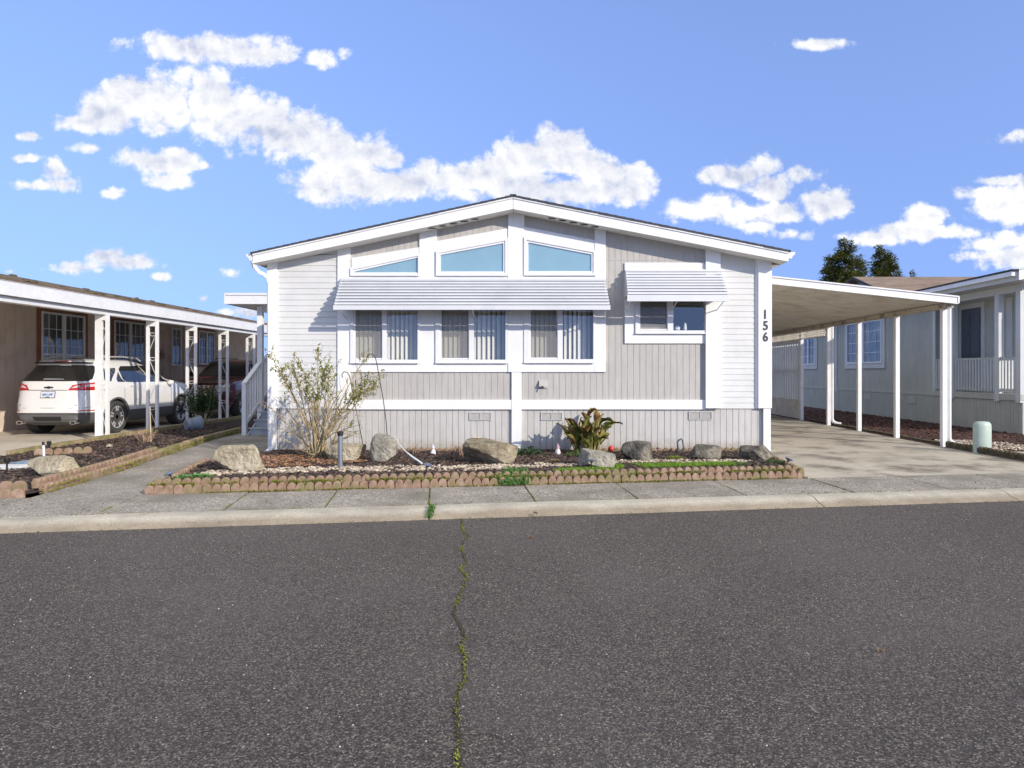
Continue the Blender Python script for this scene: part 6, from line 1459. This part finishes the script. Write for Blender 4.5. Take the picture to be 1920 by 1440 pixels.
for mi in (False, True):
    tl = W.patch([(W.tx(.40,.975),.975),(W.tx(.90,.97),.97),(W.ty(.40,.985),.985),(W.ty(.50,1.04),1.04),(W.ty(.34,1.14),1.14),(W.tx(.80,1.14),1.14),(W.tx(.62,1.115),1.115),(W.tx(.48,1.08),1.08)], M['redlens'], 'tail_light', wc, off=.012, mirror=mi, cuts=6)
    c_ = W.rear([(.46,1.01),(.62,1.03),(.60,1.08),(.52,1.06)], M['clearlens'], 'lens', wc, off=.018, mirror=mi); c_.parent = tl
    c_ = W.rear([(.69,1.035),(.83,1.045),(.82,1.10),(.70,1.085)], M['clearlens'], 'lens', wc, off=.018, mirror=mi); c_.parent = tl
    W.rear([(.60,.535),(.86,.535),(.86,.553),(.60,.553)], M['redlens'], 'reflector', wc, off=.012, mirror=mi)
    # glasshouse: quarter light, doors
    W.side([(.62,1.16),(.82,1.16),(1.06,1.37),(1.10,1.45),(.72,1.44)], M['cglass'], 'quarter_window', wc, mirror=mi)
    W.side([(1.02,1.14),(1.30,1.135),(1.15,1.37)], M['cglass'], 'quarter_window', wc, mirror=mi)
    W.side([(1.34,1.135),(2.08,1.125),(2.00,1.515),(1.34,1.495),(1.21,1.41)], M['cglass'], 'side_window', wc, mirror=mi, cuts=7)
    W.side([(2.12,1.125),(3.14,1.12),(2.84,1.33),(2.58,1.46),(2.42,1.51),(2.04,1.517)], M['cglass'], 'side_window', wc, mirror=mi, cuts=7)
    for y0, y1, zt in ((2.09,2.10,1.06),(1.20,1.21,1.0),(3.14,3.15,1.0)):
        W.side([(y0,.45),(y1,.45),(y1,zt),(y0,zt)], M['black'], 'door_gap', wc, mirror=mi, off=.003)
    for y in (1.42, 2.42):
        W.side([(y,1.03),(y+.20,1.03),(y+.20,1.055),(y,1.055)], paint, 'door_handle', wc, mirror=mi, off=.03)
    W.side([(1.40,.40),(3.23,.40),(3.23,.49),(1.40,.49)], M['cladding'], 'sill', wc, mirror=mi, off=.012)
    for y, r0, r1 in ((.95,.405,.445),(3.68,.405,.445)):
        q = MB(); sg = -1 if mi else 1
        for k in range(18):
            a0, a1 = PI*k/18*1.16-.25, PI*(k+1)/18*1.16-.25; vs = []
            for a, r in ((a0,r0),(a1,r0),(a1,r1),(a0,r1)):
                yy, zz = y+r*math.cos(a), .36+r*math.sin(a); p = W.pt(W.ty(yy, max(.3,zz)), max(.3,zz), .012); vs.append((sg*p.x, yy, zz))
            q.add(vs, [(0,1,2,3)])
        q.build('arch_trim', M['cladding'], None, recalc=False).parent = wc
    mr = MB(); sg = -1 if mi else 1
    mr.add([Vector((sg*(.98+v.x*.10), 3.02+v.y*.07, 1.10+v.z*.075)) for v in IV], IF); mr.bar((sg*.86,3.05,1.06),(sg*.95,3.03,1.08),.05,.03)
    k = mr.build('wing_mirror', paint, None, smooth=60); k.parent = wc
    mr = MB(); pts_ = [W.pt(0 if False else 0,1.6)]
    mr.tube([(sg*.60,.85,1.63),(sg*.60,.98,1.70),(sg*.60,1.6,1.715),(sg*.60,2.2,1.69),(sg*.60,2.35,1.63)], .018, 6); k = mr.build('roof_rail', M['alloy'], None, smooth=50); k.parent = wc
    q = MB(); q.tube([(sg*.56,.10,.30),(sg*.56,-.015,.295)], .05, 14); q.tube([(sg*.56,.0,.2951),(sg*.56,-.018,.2949)], .036, 12, m=1); k = q.build('exhaust_tip', [M['chrome'], M['black']], None, smooth=40); k.parent = wc; k.scale = (1.35,1,.8); k.location = (-sg*.56*.35,0,.06)
W.rear([(-.52,.30),(.52,.30),(.60,.37),(.60,.44),(.42,.47),(-.42,.47),(-.60,.44),(-.60,.37)], mat('silver_grey_skid', (.16,.16,.165), rough=.45, metal=.3), 'bumper_insert', wc, off=.018)
W.rear([(-.27,.33),(.27,.33),(.30,.42),(-.30,.42)], M['black'], 'tow_recess', wc, off=.022)
W.rear([(-.40,.972),(.40,.972),(.40,.984),(-.40,.984)], M['chrome'], 'tailgate_seam', wc, off=.010)
W.rear([(-.72,.60),(.72,.60),(.80,.62),(.80,.625),(.72,.606),(-.72,.606),(-.80,.625),(-.80,.62)], M['black'], 'tailgate_gap', wc, off=.004)
W.rear([(-.16,1.19),(.28,1.19),(.28,1.205),(-.16,1.22)], mat('grey_wiper', (.25,.25,.27), rough=.4), 'wiper', wc, off=.022)
pl = W.rear([(-.155,.815),(.155,.815),(.155,.955),(-.155,.955)], M['black'], 'licence_plate', wc, off=.014)
q = W.rear([(-.145,.825),(.145,.825),(.145,.945),(-.145,.945)], mat('plate_white', (.62,.68,.80), rough=.5), 'plate_face', wc, off=.019); q.parent = pl
q = W.rear([(-.05,.828),(.05,.828),(.0,.85)], mat('plate_green', (.15,.30,.12), rough=.5), 'plate_motif', wc, off=.022); q.parent = pl
yy = W.pt(W.tx(0,.88),.88).y
tx_ = text('009 LMP', .075, 'plate_text', mat('plate_navy', (.05,.07,.22), rough=.5), pl, (0, yy-.026, .858), ext=.001, sx=.82); tx_.matrix_parent_inverse = Matrix.Identity(4)
e_ = MB()      # the cross-shaped badge
ye = W.pt(W.tx(0,1.04),1.04).y
e_.prism([(-.085,1.022),(-.022,1.022),(-.022,1.010),(.022,1.010),(.022,1.022),(.095,1.022),(.085,1.050),(.022,1.050),(.022,1.062),(-.022,1.062),(-.022,1.050),(-.095,1.050)], ye-.022, ye-.012); k = e_.build('badge', M['black'], None); k.parent = wc
for tx0, s_ in (('EQUINOX', -.60), ('AWD', .58)):
    k = text(tx0, .04, 'tailgate_lettering', M['chrome'], wc, (s_, W.pt(W.tx(s_,.655),.655).y-.012, .652), ext=.001, sx=1.2); k.matrix_parent_inverse = Matrix.Identity(4)
for x, sg in ((.90,1),(-.90,-1)):
    for y in (.95, 3.68): wheel(wc, x, y, .36, sg)
wc.location = (-10.42, 14.55, -.085)
# dark red sport utility facing the street
D = Car([(.26,.74,.30,4.45),(.34,.86,.12,4.60),(.46,.91,.04,4.70),(.62,.93,.02,4.74),(.80,.935,.0,4.74),(.95,.935,.03,4.70),(1.04,.925,.05,4.62),(1.10,.91,.06,4.40),(1.14,.895,.07,3.95),(1.18,.88,.08,3.45),(1.24,.865,.10,3.26),(1.36,.84,.13,3.08),(1.50,.80,.18,2.88),(1.62,.765,.22,2.70),(1.69,.74,.26,2.52),(1.735,.69,.34,2.30),(1.76,.58,.5,2.05),(1.77,.4,.8,1.8)], 6)
dc = bpy.data.objects.new('parked_car', None); COL.objects.link(dc)
tag(dc, 'dark maroon sport utility car facing the street behind the white crossover', 'car', 'parked cars')
mar = carpaint('maroon_car_paint', (.085,.011,.02), metal=.2)
D.body(mar, 'body', (.98, 3.78), .43, .34, dc)
D.front([(-.74,1.24),(.74,1.24),(.68,1.60),(.60,1.67),(-.60,1.67),(-.68,1.60)], M['cglass'], 'windscreen', dc, cuts=6)
gl_ = D.front([(-.45,.72),(.45,.72),(.47,.98),(-.47,.98)], M['chrome'], 'grille', dc, off=.03)
for k in range(5):
    z = .75+.045*k; q = D.front([(-.43,z),(.43,z),(.43,z+.025),(-.43,z+.025)], M['black'], 'grille_slot', dc, off=.036); q.parent = gl_
D.front([(-.62,.42),(.62,.42),(.62,.54),(-.62,.54)], M['black'], 'air_intake', dc, off=.012)
for mi in (False, True):
    D.patch([(D.tx(.52,.80,False),.80),(D.tx(.88,.80,False),.80),(D.ty(4.50,.82),.82),(D.ty(4.45,.98),.98),(D.tx(.86,.99,False),.99),(D.tx(.52,.98,False),.98)], M['headlens'], 'headlight', dc, off=.02, mirror=mi)
    D.side([(.35,1.24),(1.10,1.24),(1.10,1.60),(.42,1.58)], M['cglass'], 'side_window', dc, mirror=mi); D.side([(1.16,1.24),(2.02,1.24),(2.02,1.64),(1.16,1.62)], M['cglass'], 'side_window', dc, mirror=mi)
    D.side([(2.08,1.24),(3.08,1.23),(2.80,1.50),(2.55,1.63),(2.08,1.64)], M['cglass'], 'side_window', dc, mirror=mi)
    D.side([(.4,.56),(4.3,.56),(4.3,.62),(.4,.62)], M['cladding'], 'side_moulding', dc, mirror=mi, off=.014)
    sg = -1 if mi else 1; mr = MB(); mr.add([Vector((sg*(1.0+v.x*.11), 3.02+v.y*.07, 1.30+v.z*.09)) for v in IV], IF); mr.bar((sg*.84,3.02,1.26),(sg*.95,3.02,1.28),.05,.03); k = mr.build('wing_mirror', M['black'], None, smooth=60); k.parent = dc
    mr = MB(); mr.tube([(sg*.60,.6,1.75),(sg*.60,.7,1.81),(sg*.60,2.2,1.81),(sg*.60,2.3,1.75)], .016, 6); k = mr.build('roof_rail', M['black'], None, smooth=50); k.parent = dc
for x, sg in ((.92,1),(-.92,-1)):
    for y in (.98, 3.78): wheel(dc, x, y, .37, sg)
dc.rotation_euler = (0,0,PI); dc.location = (-10.0, 24.75, -.085)
